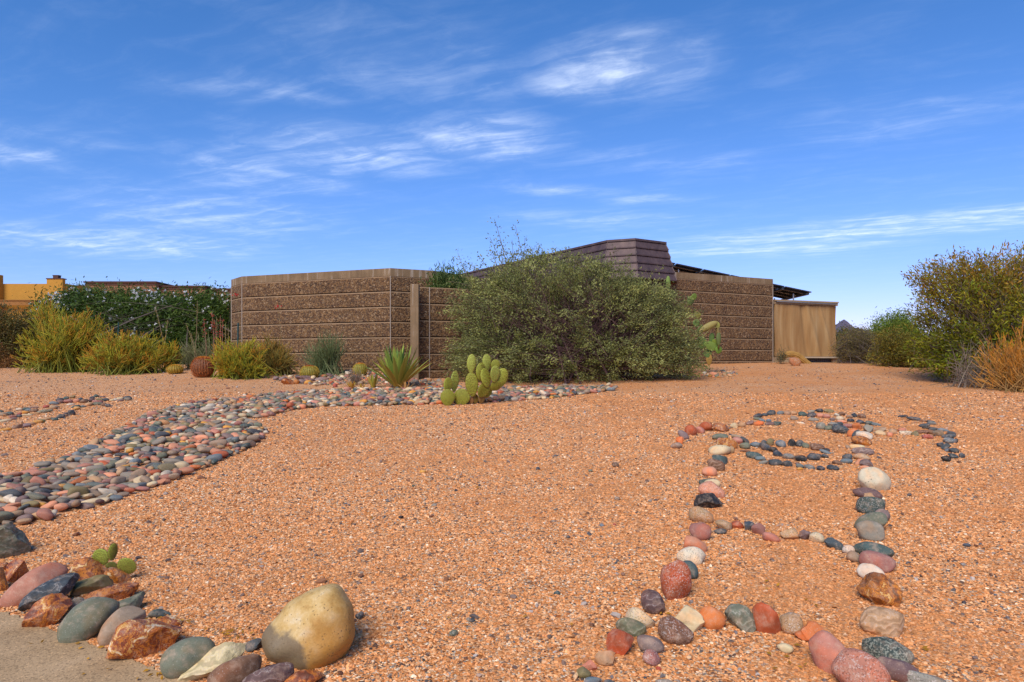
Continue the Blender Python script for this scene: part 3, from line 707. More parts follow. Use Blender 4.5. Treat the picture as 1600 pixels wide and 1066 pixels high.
CH['under arc'] = ('arc under the eye', '''C 420 728 244 106 -8 rp teal|C 522 772 152 80 3 rp blue|C 565 828 142 64 15 rp grey|C 725 826 202 104 -5 rp slate|C 905 838 154 116 -20 aw slate|C 1055 872 147 74 -14 rp blue|C 1070 914 88 48 0 rp ochre|C 1200 893 154 86 -10 as blue|C 1345 908 127 80 0 rp navy|D 370 893 168 92 -8 rp navy|D 475 892 62 54 0 rp tan|D 440 828 158 72 -5 rp brown|D 580 750 154 98 5 rp slate|D 560 808 174 82 5 rp blue''')
CH['lid arc'] = ('upper lid arc', '''C 155 318 112 92 10 ap cream|C 262 306 117 78 5 rp tan|C 378 284 117 80 10 rp mauve|C 503 279 157 80 8 rp orange|C 640 288 142 60 5 rp plum|C 755 284 122 80 0 aw teal|C 635 242 82 56 0 rp blue|C 545 236 112 54 -15 rp blue|C 478 217 132 46 -5 rp green|C 485 172 142 68 5 rp navy|C 572 162 92 50 0 rp slate|C 668 138 132 90 4 rp slate|C 795 142 97 70 0 rp blue|C 880 138 102 60 0 rp taupe|C 970 142 107 66 0 rp tan|C 1095 148 132 84 0 rp teal|C 1225 163 127 80 0 rs slate|C 1205 114 132 46 0 rp grey|C 990 212 112 68 -5 rp taupe|C 1260 232 157 60 -3 rp grey|C 1080 277 112 34 -3 rp white|D 185 105 117 64 0 rp navy|D 310 110 132 66 0 rp olive|D 185 173 112 72 0 rp salmon|D 287 180 112 80 -20 rp pink|D 370 227 92 54 0 rp mauve|D 425 165 76 56 0 as white|D 495 152 92 66 0 rp brown|D 475 217 127 78 0 rs cream|D 492 257 142 50 -8 rp salmon|D 600 187 92 54 0 rp taupe|D 665 174 92 74 -30 rp navy|D 775 182 112 70 -15 rs brown|D 605 242 117 62 0 rp navy|D 745 262 132 66 -10 rp slate|D 875 277 112 74 -15 rp teal|D 975 297 132 50 -15 rp blue''')
CH['lid fold'] = ('right lid row', '''D 200 322 152 116 0 rs grey|D 300 347 132 86 -5 rp green|D 370 292 132 66 0 rp grey|D 460 288 102 56 0 rp slate|D 480 372 242 146 -14 rb slate|D 580 318 142 76 -5 rs rose|D 720 327 157 110 -10 ap orange|D 870 362 147 124 -14 ap grey|D 1025 417 157 80 -10 rp cream|D 1040 362 182 76 0 ap taupe|D 1155 437 92 74 -10 rp salmon|D 1195 392 137 114 -10 rs tan|D 1320 372 122 66 0 rp pink|E 360 392 237 96 2 ab white|E 540 402 132 114 0 as olive|E 652 372 202 86 8 ab brown|E 740 447 177 100 -3 rs red|E 800 382 152 96 0 rp brown|E 940 402 202 136 -14 aw taupe''')
CH['right hook'] = ('right hook', '''E 315 112 172 52 3 rp navy|E 510 152 232 66 -10 bp slate|E 670 187 132 46 -5 rp brown|E 782 197 132 56 -5 rp slate|E 820 232 152 68 -10 ap blue|E 690 267 182 78 10 rp slate|E 740 302 162 58 0 rp black|E 830 327 142 66 10 rp slate|E 1000 342 182 76 -10 rp blue|E 1130 392 152 66 -10 rp slate|E 1092 442 222 88 14 rp slate|E 1110 517 212 116 -12 rb blue|E 1215 522 74 94 -30 rp black|E 960 592 112 96 20 rp navy|E 1042 627 162 136 10 aw slate|E 1080 682 102 68 30 rp blue|E 1190 692 172 108 5 rp slate|E 1310 762 104 114 0 rp slate|E 1170 777 182 86 -20 rb slate|E 1055 827 167 110 -5 rw black''')
CH['far upper'] = ('far left upper row', '''F 10 242 62 40 0 rp teal|F 35 272 92 50 0 rp taupe|F 100 267 92 54 0 rp teal|F 10 347 32 44 0 rp navy|F 60 344 122 40 5 rp cream|F 150 302 92 40 -8 rp rose|F 152 322 72 34 0 rp mauve|F 222 294 62 42 0 rp slate|F 220 264 62 40 18 rp red|F 285 252 87 48 0 rp ochre|F 310 282 122 28 -3 rp cream|F 218 217 72 40 0 rs white|F 280 212 82 40 10 rp teal|F 320 224 72 40 0 rp blue|F 375 197 122 26 0 rp mauve|F 380 230 97 44 14 rp brown|F 390 264 112 32 0 rp tan|F 500 237 172 50 8 rs green|F 525 182 77 44 10 rp red|F 610 147 102 50 0 rs blue|F 615 192 112 74 0 as tan|F 685 112 92 54 0 rp slate|F 690 132 82 54 0 rp plum|F 755 90 72 44 10 rp teal|F 825 74 67 44 10 rp olive|F 775 127 97 54 0 rp rose|F 865 122 87 52 0 rp salmon|F 910 107 62 54 0 rp slate|F 955 122 92 58 14 rp brown|F 798 162 82 26 0 rp white|F 1040 87 62 44 0 rp slate|F 1090 64 67 40 0 rp teal|F 1040 114 72 50 0 rp plum|F 1110 132 112 44 -5 rp rose|F 1140 104 92 40 0 rp olive|F 1165 74 67 26 0 rp mauve|F 1210 107 92 48 -8 rp slate|F 1265 112 62 32 0 rp cream|F 1310 107 62 34 0 rs white|F 1365 92 82 40 0 rp cream|F 1375 112 82 36 0 rp mauve|F 1445 87 97 50 0 rp slate|F 1455 104 82 44 0 rs grey''')
CH['far lower'] = ('far left lower row', '''F 70 447 132 44 4 rp ochre|F 195 414 122 50 14 rp brown|F 300 402 92 58 0 rp mauve|F 335 377 112 46 -10 rp tan|F 420 362 112 50 10 rs ochre|F 470 347 92 50 0 rp olive|F 520 327 122 40 5 rp tan|F 615 327 82 44 0 rp teal|F 685 297 97 58 10 rp slate|F 740 287 62 44 0 rp brown|F 760 264 72 34 -5 rp navy|F 805 257 82 78 30 ap slate|F 870 207 77 50 -5 rs ochre|F 860 187 97 44 10 rp teal|F 940 184 82 30 0 rp blue|F 1010 160 87 50 14 rp tan|F 1105 154 107 44 0 rp green|F 1180 162 72 54 0 rp brown|F 1225 174 62 46 0 rs slate''')
CH['border'] = ('pavement border', '''A 45 192 320 262 -6 ab green|A 100 372 146 152 24 aj red|A 0 432 96 168 0 aj ochre|A 12 345 74 64 0 aj plum|A 188 478 432 228 32 rp pink|A 322 518 356 176 24 ab slate|A 322 622 352 210 24 aj orange|A 480 592 94 112 0 as grey|A 540 392 280 210 0 aj brown|A 560 462 264 130 0 aw olive|A 745 405 184 98 -24 aj ochre|A 690 515 330 126 2 aj plum|A 534 678 398 232 32 rp green|A 800 578 244 136 12 aw green|A 735 728 346 190 32 rp taupe|A 985 642 154 66 -4 aw teal|A 910 790 404 262 -12 aj rust|A 1040 694 186 86 -14 aj red|B 330 608 412 236 10 rp green|B 540 632 434 196 18 ab cream|B 670 688 340 190 18 rp brown|B 860 712 346 190 12 rb plum|B 790 516 124 78 18 ap slate|B 1095 732 262 124 14 aj orange|B 1445 332 58 58 0 as slate''')
CH['cactus bed'] = ('cactus bed', '''L 310 268 174 46 -3 rb plum|L 335 285 112 38 0 rp plum|L 110 278 74 46 0 rp mauve|L 160 305 114 62 -6 aj rust|L 225 308 74 52 0 aj ochre|L 440 283 114 46 0 rp mauve|L 190 162 44 22 0 rp tan|L 550 332 42 44 0 rp red|L 385 327 66 42 0 ap cream|L 660 232 66 48 0 as white|L 60 275 50 40 0 rp mauve|L 455 258 60 34 0 rp orange''')
CH['gravel'] = ('open gravel', '''M 1205 155 40 30 0 rs brown|M 800 175 28 20 0 ap slate|M 525 138 20 16 0 ap slate|M 375 287 20 16 0 ap navy|M 897 823 42 28 4 rs teal|M 457 965 34 26 10 ap slate|M 360 1033 52 38 8 as green|M 1215 330 30 24 0 rs taupe|M 1133 470 26 20 0 ap blue|M 1080 988 32 26 0 as brown|M 200 188 38 20 0 rp ochre|M 895 387 20 14 0 ap slate|M 958 530 26 20 0 ap slate|M 152 265 20 14 0 ap teal|M 490 78 26 12 0 ap grey|M 895 107 28 12 0 ap slate|M 1200 467 18 16 0 ap red|M 1075 185 24 16 0 ap green|M 262 363 34 16 0 ap grey|M 18 342 22 22 0 as slate''')
def shape_word(w, h, s):
    if s == 'a': return 'angular'
    r = w / h
    return 'long' if r > 1.95 else 'round' if r < 1.28 else 'oval'
_seen = {}
_seed = 100
for key, (where, txt) in CH.items():
    rows = []
    for line in txt.split('|'):
        q = line.split(); st = q[6]
        shp, tx = (st[0], TEXW[st[1]]) if st != 'ws' else ('r', 'speckle')
        x0, y0, s = CR[q[0]]; w_, h_ = float(q[3]) / s, float(q[4]) / s
        rows.append((x0 + float(q[1]) / s, y0 + float(q[2]) / s, w_, h_, float(q[5]), shp, tx, q[7]))
    border = key == 'border'
    nm, cat = ('border_rock', 'rock') if border else ('bed_rock', 'rock') if key == 'cactus bed' else ('loose_pebble', 'pebble') if key == 'gravel' else ('art_stone', 'stone')
    srt = lambda r: f'{r[7]} {shape_word(r[2], r[3], r[5])}'
    for i, r in enumerate(rows):
        _seed += 1
        noun = 'rock' if cat == 'rock' else 'pebble' if cat == 'pebble' else 'stone'
        d = ' '.join(x for x in (ADJ[r[6]], r[7], shape_word(r[2], r[3], r[5]), noun) if x)
        if key == 'gravel':
            lab = f'small {d} lying loose on open gravel'
            lab += [' near the rock border', ' in the middle of the yard', ' towards the stone figure'][0 if r[0] < 720 and r[1] > 900 else 2 if r[0] > 900 else 1]
        elif i == 0: lab = f'{d} at the start of {where}, next to {srt(rows[1])} one'
        elif i == len(rows) - 1: lab = f'{d} at the end of {where}, next to {srt(rows[-2])} one'
        else: lab = f'{d} in {where} between {srt(rows[i-1])} and {srt(rows[i+1])} ones'
        if len(lab.split()) > 16: lab = lab.replace(' ones', '').replace(' one', '')
        if len(lab.split()) > 16: lab = lab.replace('small ', '', 1)
        _seen[lab] = _seen.get(lab, 0) + 1
        grp = {'border': 'rocks along the pavement border', 'cactus bed': 'rocks in the cactus bed', 'gravel': 'loose pebbles on the gravel'}.get(key, 'stones of the stone drawings')
        big = r[2] > 45
        add_stone(nm, r[0], r[1], r[2], r[3], r[4], r[5], r[6], r[7], lab, cat, grp, _seed,
                  n=4 if big else 3, sink=.17 if r[5] != 'a' else .20, depth=1.0 if r[2] < 40 else None)
print('DUP LABELS', [k for k, v in _seen.items() if v > 1])

# the big cream boulder: traced outline swelled into an egg leaning to the right
def boulder():
    out = [(410, 1003), (413, 985), (440, 960), (470, 938), (500, 921), (522, 914), (537, 922), (548, 945), (554, 970), (553, 996), (546, 1020), (535, 1034), (522, 1040), (512, 1052), (498, 1056), (470, 1052), (438, 1036), (414, 1018)]
    c = np.array((486, 985)); pts = np.array(out) - c
    th = np.arctan2(-pts[:, 1], pts[:, 0]); rr = np.hypot(pts[:, 0], pts[:, 1]); o = np.argsort(th); th, rr = th[o], rr[o]
    th = np.concatenate([th - 2 * np.pi, th, th + 2 * np.pi]); rr = np.tile(rr, 3)
    v = ICO[5][0]; ph = np.arctan2(v[:, 2], v[:, 0]); rad = np.interp(ph, th, rr)
    k = np.linspace(-np.pi, np.pi, 73); sm = np.interp(k, th, rr)
    for _ in range(2): sm[1:-1] = (sm[:-2] + 2 * sm[1:-1] + sm[2:]) / 4; sm[0] = sm[-1] = (sm[1] + sm[-2]) / 2
    rad = np.interp(ph, k, sm); fl = np.sqrt(v[:, 0] ** 2 + v[:, 2] ** 2)
    base = ground_pt(492, 1036); y = base.y + .10; s = y / FP
    cen = at(c[0], c[1], y)
    V = np.stack([np.cos(ph) * fl * rad * s, v[:, 1] * 60 * s * (1 + .12 * np.sin(2 * v[:, 0])), np.sin(ph) * fl * rad * s], 1)
    rng = np.random.default_rng(8)
    for kf, a in ((9, .006), (19, .004), (37, .0018)):
        for _ in range(4):
            d = rng.normal(size=3); d /= np.linalg.norm(d); V += (a * np.sin(kf * (V @ d) * 1.4 + rng.uniform(0, 6)))[:, None] * v
    # lean with the view so that it shows the same outline from the camera
    V = V + np.array(cen)
    b = np.array((cen.x, cen.y, float(G(cen.x, cen.y))))
    mb = MB(); mb.add(V, ICO[5][1]); o = mb.build('boulder', YELLOW, loc=b, smooth=True)
    tag(o, 'large cream yellow egg shaped boulder with a grey brown stain, largest in the border', 'boulder')
boulder()

# ---------------------------------------------------------------- the dry creek of river cobbles
BEDPX = [(-60, 790), (0, 749), (44, 739), (80, 725), (115, 717), (148, 700), (170, 688), (187, 679), (206, 665), (228, 651), (264, 641), (316, 630), (366, 624), (440, 616), (530, 611), (600, 609), (690, 609), (770, 609), (860, 606), (955, 606),
         (961, 610), (905, 617), (849, 624), (770, 629), (685, 632), (600, 634), (540, 635), (495, 636), (450, 643), (412, 653), (380, 653), (377, 659), (396, 664), (418, 676), (407, 686), (393, 698), (368, 711), (346, 719), (327, 731), (297, 740), (270, 753), (225, 768), (190, 779), (160, 790), (126, 796), (96, 804), (74, 817), (30, 822), (-60, 830)]
BED = np.array([tuple(ground_pt(u, v))[:2] for u, v in BEDPX])
def inside(poly, x, y):
    r = np.zeros(np.shape(x), bool); n = len(poly); j = n - 1
    for i in range(n):
        xi, yi = poly[i]; xj, yj = poly[j]
        c = ((yi > y) != (yj > y)) & (x < (xj - xi) * (y - yi) / (yj - yi + 1e-12) + xi); r ^= c; j = i
    return r
def edge_dist(poly, x, y):
    d = np.full(np.shape(x), 9.0); j = len(poly) - 1
    for i in range(len(poly)):
        a, b = poly[j], poly[i]; e = b - a; t = np.clip(((x - a[0]) * e[0] + (y - a[1]) * e[1]) / (e @ e + 1e-12), 0, 1)
        d = np.minimum(d, np.hypot(x - a[0] - t * e[0], y - a[1] - t * e[1])); j = i
    return d
def dart(poly, r, tries, seed):
    rng = np.random.default_rng(seed); lo, hi = poly.min(0), poly.max(0)
    P = rng.uniform(lo, hi, (tries, 2)); P = P[inside(poly, P[:, 0], P[:, 1])]
    grid = {}; keep = []
    for p in P:
        k = (int(p[0] // r), int(p[1] // r)); ok = True
        for a in (-1, 0, 1):
            for b in (-1, 0, 1):
                for q in grid.get((k[0] + a, k[1] + b), ()):
                    if (q[0] - p[0]) ** 2 + (q[1] - p[1]) ** 2 < r * r: ok = False; break
                if not ok: break
            if not ok: break
        if ok: grid.setdefault(k, []).append(p); keep.append(p)
    return np.array(keep)
def rotm(a, b, c):
    from mathutils import Euler
    return np.array(Euler((a, b, c)).to_matrix())
BCOL = ['taupe', 'green', 'teal', 'rose', 'salmon', 'tan', 'slate', 'grey', 'mauve', 'rust', 'cream', 'olive', 'blue', 'ochre', 'plum', 'orange', 'white', 'pink']
BWT = np.array([16, 11, 6, 6, 8, 15, 5, 13, 6, 5, 10, 6, 4, 2, 2.5, 2.5, 5, 9], float); BWT /= BWT.sum()
def cobbles():
    rng = np.random.default_rng(21)
    P = dart(BED, .069, 200000, 5)
    S = []
    for p in P:
        f = math.exp(np.clip(rng.normal(0, .25), -.5, .42)); a = .052 * f * rng.uniform(.95, 1.4); b = .039 * f * rng.uniform(.85, 1.1); c = .028 * f * rng.uniform(.8, 1.25)
        S.append((p[0], p[1], a, b, c, rng.normal(0, .6) + (0 if rng.random() < .6 else 1.2), rng.normal(0, .20), rng.normal(0, .20), rng.choice(len(BCOL), p=BWT), rng.integers(14), rng.uniform(-.005, .034)))
    S = np.array(S, dtype=float)
    vis = (np.abs(S[:, 0] / S[:, 1]) < .76)
    size = S[:, 2] * S[:, 3] / S[:, 1] ** 2 * np.where(vis, 1, 0)
    order = np.argsort(-size)
    ed = edge_dist(BED, S[:, 0], S[:, 1])
    metas = []
    for k in range(14):
        mb = MB(); mb.add(stone_shape('r' if k < 10 else 'b' if k < 13 else 'a', 900 + k, 3), ICO[3][1])
        o = mb.build('cobble', SM['plain'] if k % 5 else SM['speckle'], smooth=True); metas.append(o.data); bpy.data.objects.remove(o)
    cnt = {}
    for i in order[:300]:
        x, y, a, b, c, yaw, t1, t2, ci, k, dz = S[i]; k = int(k); cn = BCOL[int(ci)]
        o = bpy.data.objects.new('river_cobble', metas[k]); sc.collection.objects.link(o)
        m = 'plain'
        o.location = (x, y, float(G(x, y)) + dz + c * .45); o.rotation_euler = (t1, t2, yaw); o.scale = (a, b, c)
        f = rng.uniform(.72, 1.2); cv = COLV[cn]; o.color = (*(min(1, q * f) for q in cv), 1)
        u = U0 + x / y * FP; v = V0 + (EYE - float(G(x, y))) / y * FP
        zone = 'by the photo edge' if u < 45 else 'in the near left part' if u < 120 else 'in the lower middle part' if u < 200 else 'in the wide middle' if u < 290 else 'near the right bulge' if u < 430 else 'in the far narrow tail'
        rim = 'edge' if ed[i] < .11 else 'inner'
        szw = 'large' if a > .072 else 'small' if a < .058 else 'medium'
        shp = 'round' if a / b < 1.3 else 'long' if a / b > 1.8 else 'oval'
        tone = 'pale ' if f > 1.06 else 'dark ' if f < .84 else ''
        tag(o, f'{szw} {tone}{cn} {shp} cobble, {rim} of the dry creek, {zone}', 'cobble', 'river cobbles of the dry creek')
    V0_, F0 = ICO[2]; shapes = [stone_shape('r' if k < 10 else 'b', 900 + k, 2) for k in range(14)]
    mb = MB()
    for i in order[300:]:
        x, y, a, b, c, yaw, t1, t2, ci, k, dz = S[i]
        v = (shapes[int(k)] * (a, b, c)) @ rotm(t1, t2, yaw).T + (x, y, float(G(x, y)) + dz + c * .45)
        mb.add(v, F0, np.array(COLV[BCOL[int(ci)]]) * rng.uniform(.72, 1.2))
    o = mb.build('cobble_fill', BEDMAT, smooth=True, col=True)
    tag(o, 'remaining mixed river cobbles filling the far narrow stretch of the dry creek', 'cobbles', kind='stuff')
    print('cobbles', len(S))
cobbles()
MULCH = np.array([tuple(ground_pt(u, v))[:2] for u, v in [(425, 597), (455, 588), (520, 583), (560, 580), (600, 582), (640, 592), (700, 598), (708, 605), (640, 601), (560, 601), (500, 602)]])
M2 = np.array([tuple(ground_pt(u, v))[:2] for u, v in [(1095, 584), (1130, 579), (1160, 584), (1140, 590), (1100, 590)]])
def mulch():
    rng = np.random.default_rng(31); V0_, F0 = ICO[2]; shapes = [stone_shape('r', 950 + k, 2) for k in range(8)]; mb = MB()
    for poly, r, tr in ((MULCH, .105, 12000), (M2, .12, 3000)):
        for p in dart(poly, r, tr, 9):
            f = math.exp(rng.normal(0, .35)); a, b, c = .038 * f * rng.uniform(.9, 1.4), .032 * f, .025 * f
            v = (shapes[rng.integers(8)] * (a, b, c)) @ rotm(rng.normal(0, .2), rng.normal(0, .2), rng.uniform(0, 6)).T + (p[0], p[1], float(G(*p)) + c * .4)
            mb.add(v, F0, np.array(COLV[BCOL[rng.choice(len(BCOL), p=BWT)]]) * rng.uniform(.75, 1.25))
    tag(mb.build('pebble_mulch', BEDMAT, smooth=True, col=True), 'small mixed pebbles strewn through the cactus bed', 'pebbles', kind='stuff')
mulch()

# ---------------------------------------------------------------- loose granite chips over the gravel sheet
def chips(n=250000):
    rng = np.random.default_rng(77)
    ys = np.linspace(2.3, 13, 4000); pdf = (1.75 * ys + .8) * np.where(ys < 4.6, 1, (4.6 / ys) ** 2.7); cdf = np.cumsum(pdf); cdf /= cdf[-1]
    y = np.interp(rng.random(n), cdf, ys); x = rng.uniform(-1, 1, n) * (y * .92 + 1.0)
    ok = ~on_pave(x, y) & ~inside(BED, x, y) & (rng.random(n) < np.clip((y * .92 + 1.0 - np.abs(x)) / .7, 0, 1)); x, y = x[ok], y[ok]; n = len(x)
    s = np.exp(np.clip(rng.normal(0, .30, n), -.7, .6)) * .0046 * (1 + .10 * np.maximum(0, y - 4)); big = rng.random(n) < .012; s = np.where(big, s * 1.5, s)
    q = np.array([(-1, -1, -.5), (1, -1, -.5), (1, 1, -.5), (-1, 1, -.5), (-.6, -.6, .6), (.6, -.6, .6), (.6, .6, .6), (-.6, .6, .6)])
    V = q[None] * (1 + rng.uniform(-.38, .38, (n, 8, 3))) + rng.uniform(-.25, .25, (n, 8, 3)); V = V * np.stack([rng.uniform(.8, 1.45, n), rng.uniform(.7, 1.1, n), rng.uniform(.55, 1.0, n)], 1)[:, None]
    A = rng.uniform(0, 6.28, n); B_ = rng.normal(0, .45, n); ca, sa, cb, sb = np.cos(A), np.sin(A), np.cos(B_), np.sin(B_)
    X, Y, Z = V[..., 0], V[..., 1], V[..., 2]
    Y, Z = Y * cb[:, None] - Z * sb[:, None], Y * sb[:, None] + Z * cb[:, None]
    X, Y = X * ca[:, None] - Y * sa[:, None], X * sa[:, None] + Y * ca[:, None]
    V = np.stack([X, Y, Z], -1) * s[:, None, None] + np.stack([x, y, G(x, y) + s * .25], 1)[:, None]
    F = np.array([(4, 5, 6, 7), (0, 1, 5, 4), (1, 2, 6, 5), (2, 3, 7, 6), (3, 0, 4, 7)])
    F = (F[None] + np.arange(n)[:, None, None] * 8).reshape(-1, 4)
    pal = np.array(GRAVEL_PAL); wts = np.array([14, 14, 9, 10, 13, 8, 3.5, 12, 6, 4, 13.]); wts /= wts.sum()
    c = pal[rng.choice(len(pal), n, p=wts)] * rng.uniform(.85, 1.2, (n, 1))
    mb = MB(); mb.add(V.reshape(-1, 3), F, np.repeat(c, 8, 0))
    tag(mb.build('gravel_chips', CHIP, col=True), 'loose pink and tan granite chips over the yard', 'gravel', kind='stuff')
chips()
def crumbs():
    rng = np.random.default_rng(5); mb = MB(); V0_, F0 = ICO[2]; F0 = ICO1[1]; shapes = [ICO1[0] * np.random.default_rng(k).uniform(.7, 1.2, (len(ICO1[0]), 1)) for k in range(8)]
    n = 10000; y = 2.6 + 16.5 * rng.random(n) ** .95; x = rng.uniform(-1, 1, n) * (y * .85 + .4); ok = ~on_pave(x, y) & ~inside(BED, x, y)
    pal = [(.07, .06, .06), (.12, .10, .09), (.16, .13, .11), (.20, .09, .05), (.30, .26, .22), (.10, .11, .12), (.42, .36, .30)]
    for x_, y_ in zip(x[ok], y[ok]):
        r = .0062 * math.exp(rng.normal(0, .38)) * (1 + .055 * y_); v = (shapes[rng.integers(8)] * (r * rng.uniform(.9, 1.5), r, r * .7)) @ rotm(rng.normal(0, .3), rng.normal(0, .3), rng.uniform(0, 6)).T
        mb.add(v + (x_, y_, float(G(x_, y_)) + r * .3), F0, np.array(pal[rng.integers(len(pal))]) * rng.uniform(.7, 1.2))
    tag(mb.build('gravel_crumbs', CHIP, col=True, smooth=True, auto=35), 'scattered coarser dark crumbs of rock over the pink gravel', 'gravel', kind='stuff')
crumbs()
def litter():
    """fallen yellow leaves and bits of twig caught between the stones"""
    rng = np.random.default_rng(12); mb = MB()
    spots = [(360, 995, 70, 14, 26), (240, 1060, 40, 8, 10), (250, 970, 60, 20, 8), (1000, 960, 90, 40, 10), (1230, 930, 90, 40, 10), (1240, 1040, 70, 30, 10), (1400, 1010, 60, 40, 8), (760, 880, 220, 120, 14), (1180, 850, 80, 40, 6), (120, 1020, 90, 30, 10)]
    for u0, v0, su, sv, k in spots:
        for _ in range(k):
            p = ground_pt(u0 + rng.normal(0, su * .5), v0 + rng.normal(0, sv * .5)); a = rng.uniform(0, 6.28); L = rng.uniform(.008, .02); W = L * rng.uniform(.25, .5)
            d = np.array((math.cos(a), math.sin(a), 0)); e = np.array((-d[1], d[0], 0)); q = np.array(p) + (0, 0, .012)
            mb.add([q - d * L, q + e * W + (0, 0, .006), q + d * L + (0, 0, rng.uniform(0, .012)), q - e * W], [(0, 1, 2, 3)], np.array((.52, .27, .025)) * rng.uniform(.5, 1.2))
    tag(mb.build('leaf_litter', LEAF, col=True), 'small fallen yellow leaves scattered on the gravel', 'leaves', kind='stuff')
    t = MB(); p = np.array(ground_pt(1157, 872)); t.tube([p + (-.008, -.03, .012), p + (-.006, .0, .016), p + (.012, .05, .016), p + (.03, .075, .014)], [.004, .005, .004, .003], 6, (.5, .40, .27))
    tag(t.build('twig', WOOD, col=True), 'pale bent dry twig lying on gravel below the small crossbar', 'twig')
litter()
# ---------------------------------------------------------------- vegetation
def unit(a): return a / (np.linalg.norm(a, axis=-1, keepdims=True) + 1e-9)
def leaves(mb, P, D, L, W, col, rng, fold=.18):
    """kite-shaped folded leaves: P base points, D directions, L lengths, W widths"""
    n = len(P); D = unit(D); rnd = unit(rng.normal(size=(n, 3))); S = unit(np.cross(D, rnd)); N = np.cross(S, D)
    L = np.broadcast_to(L, (n,))[:, None]; W = np.broadcast_to(W, (n,))[:, None]
    m = P + D * L * .45
    V = np.stack([P, m + S * W * .5 + N * W * fold, P + D * L, m - S * W * .5 + N * W * fold], 1).reshape(-1, 3)
    mb.add(V, np.arange(n * 4).reshape(-1, 4), np.repeat(col, 4, 0))
def in_blobs(rng, blobs, n, surf=.6):
    """points in a union of ellipsoids (centre, radii); surf pushes them to the outside"""
    vol = np.array([b[1][0] * b[1][1] * b[1][2] for b in blobs]) ** .75; vol /= vol.sum(); out = []
    k = rng.choice(len(blobs), n, p=vol)
    d = unit(rng.normal(size=(n, 3))); r = rng.random(n) ** (1 / 3.0); r = np.where(rng.random(n) < surf, .82 + .22 * rng.random(n), r)
    r = np.where(rng.random(n) < .06, r * rng.uniform(1.0, 1.2, n), r); C = np.array([b[0] for b in blobs])[k]; Rr = np.array([b[1] for b in blobs])[k]
    return C + d * r[:, None] * Rr
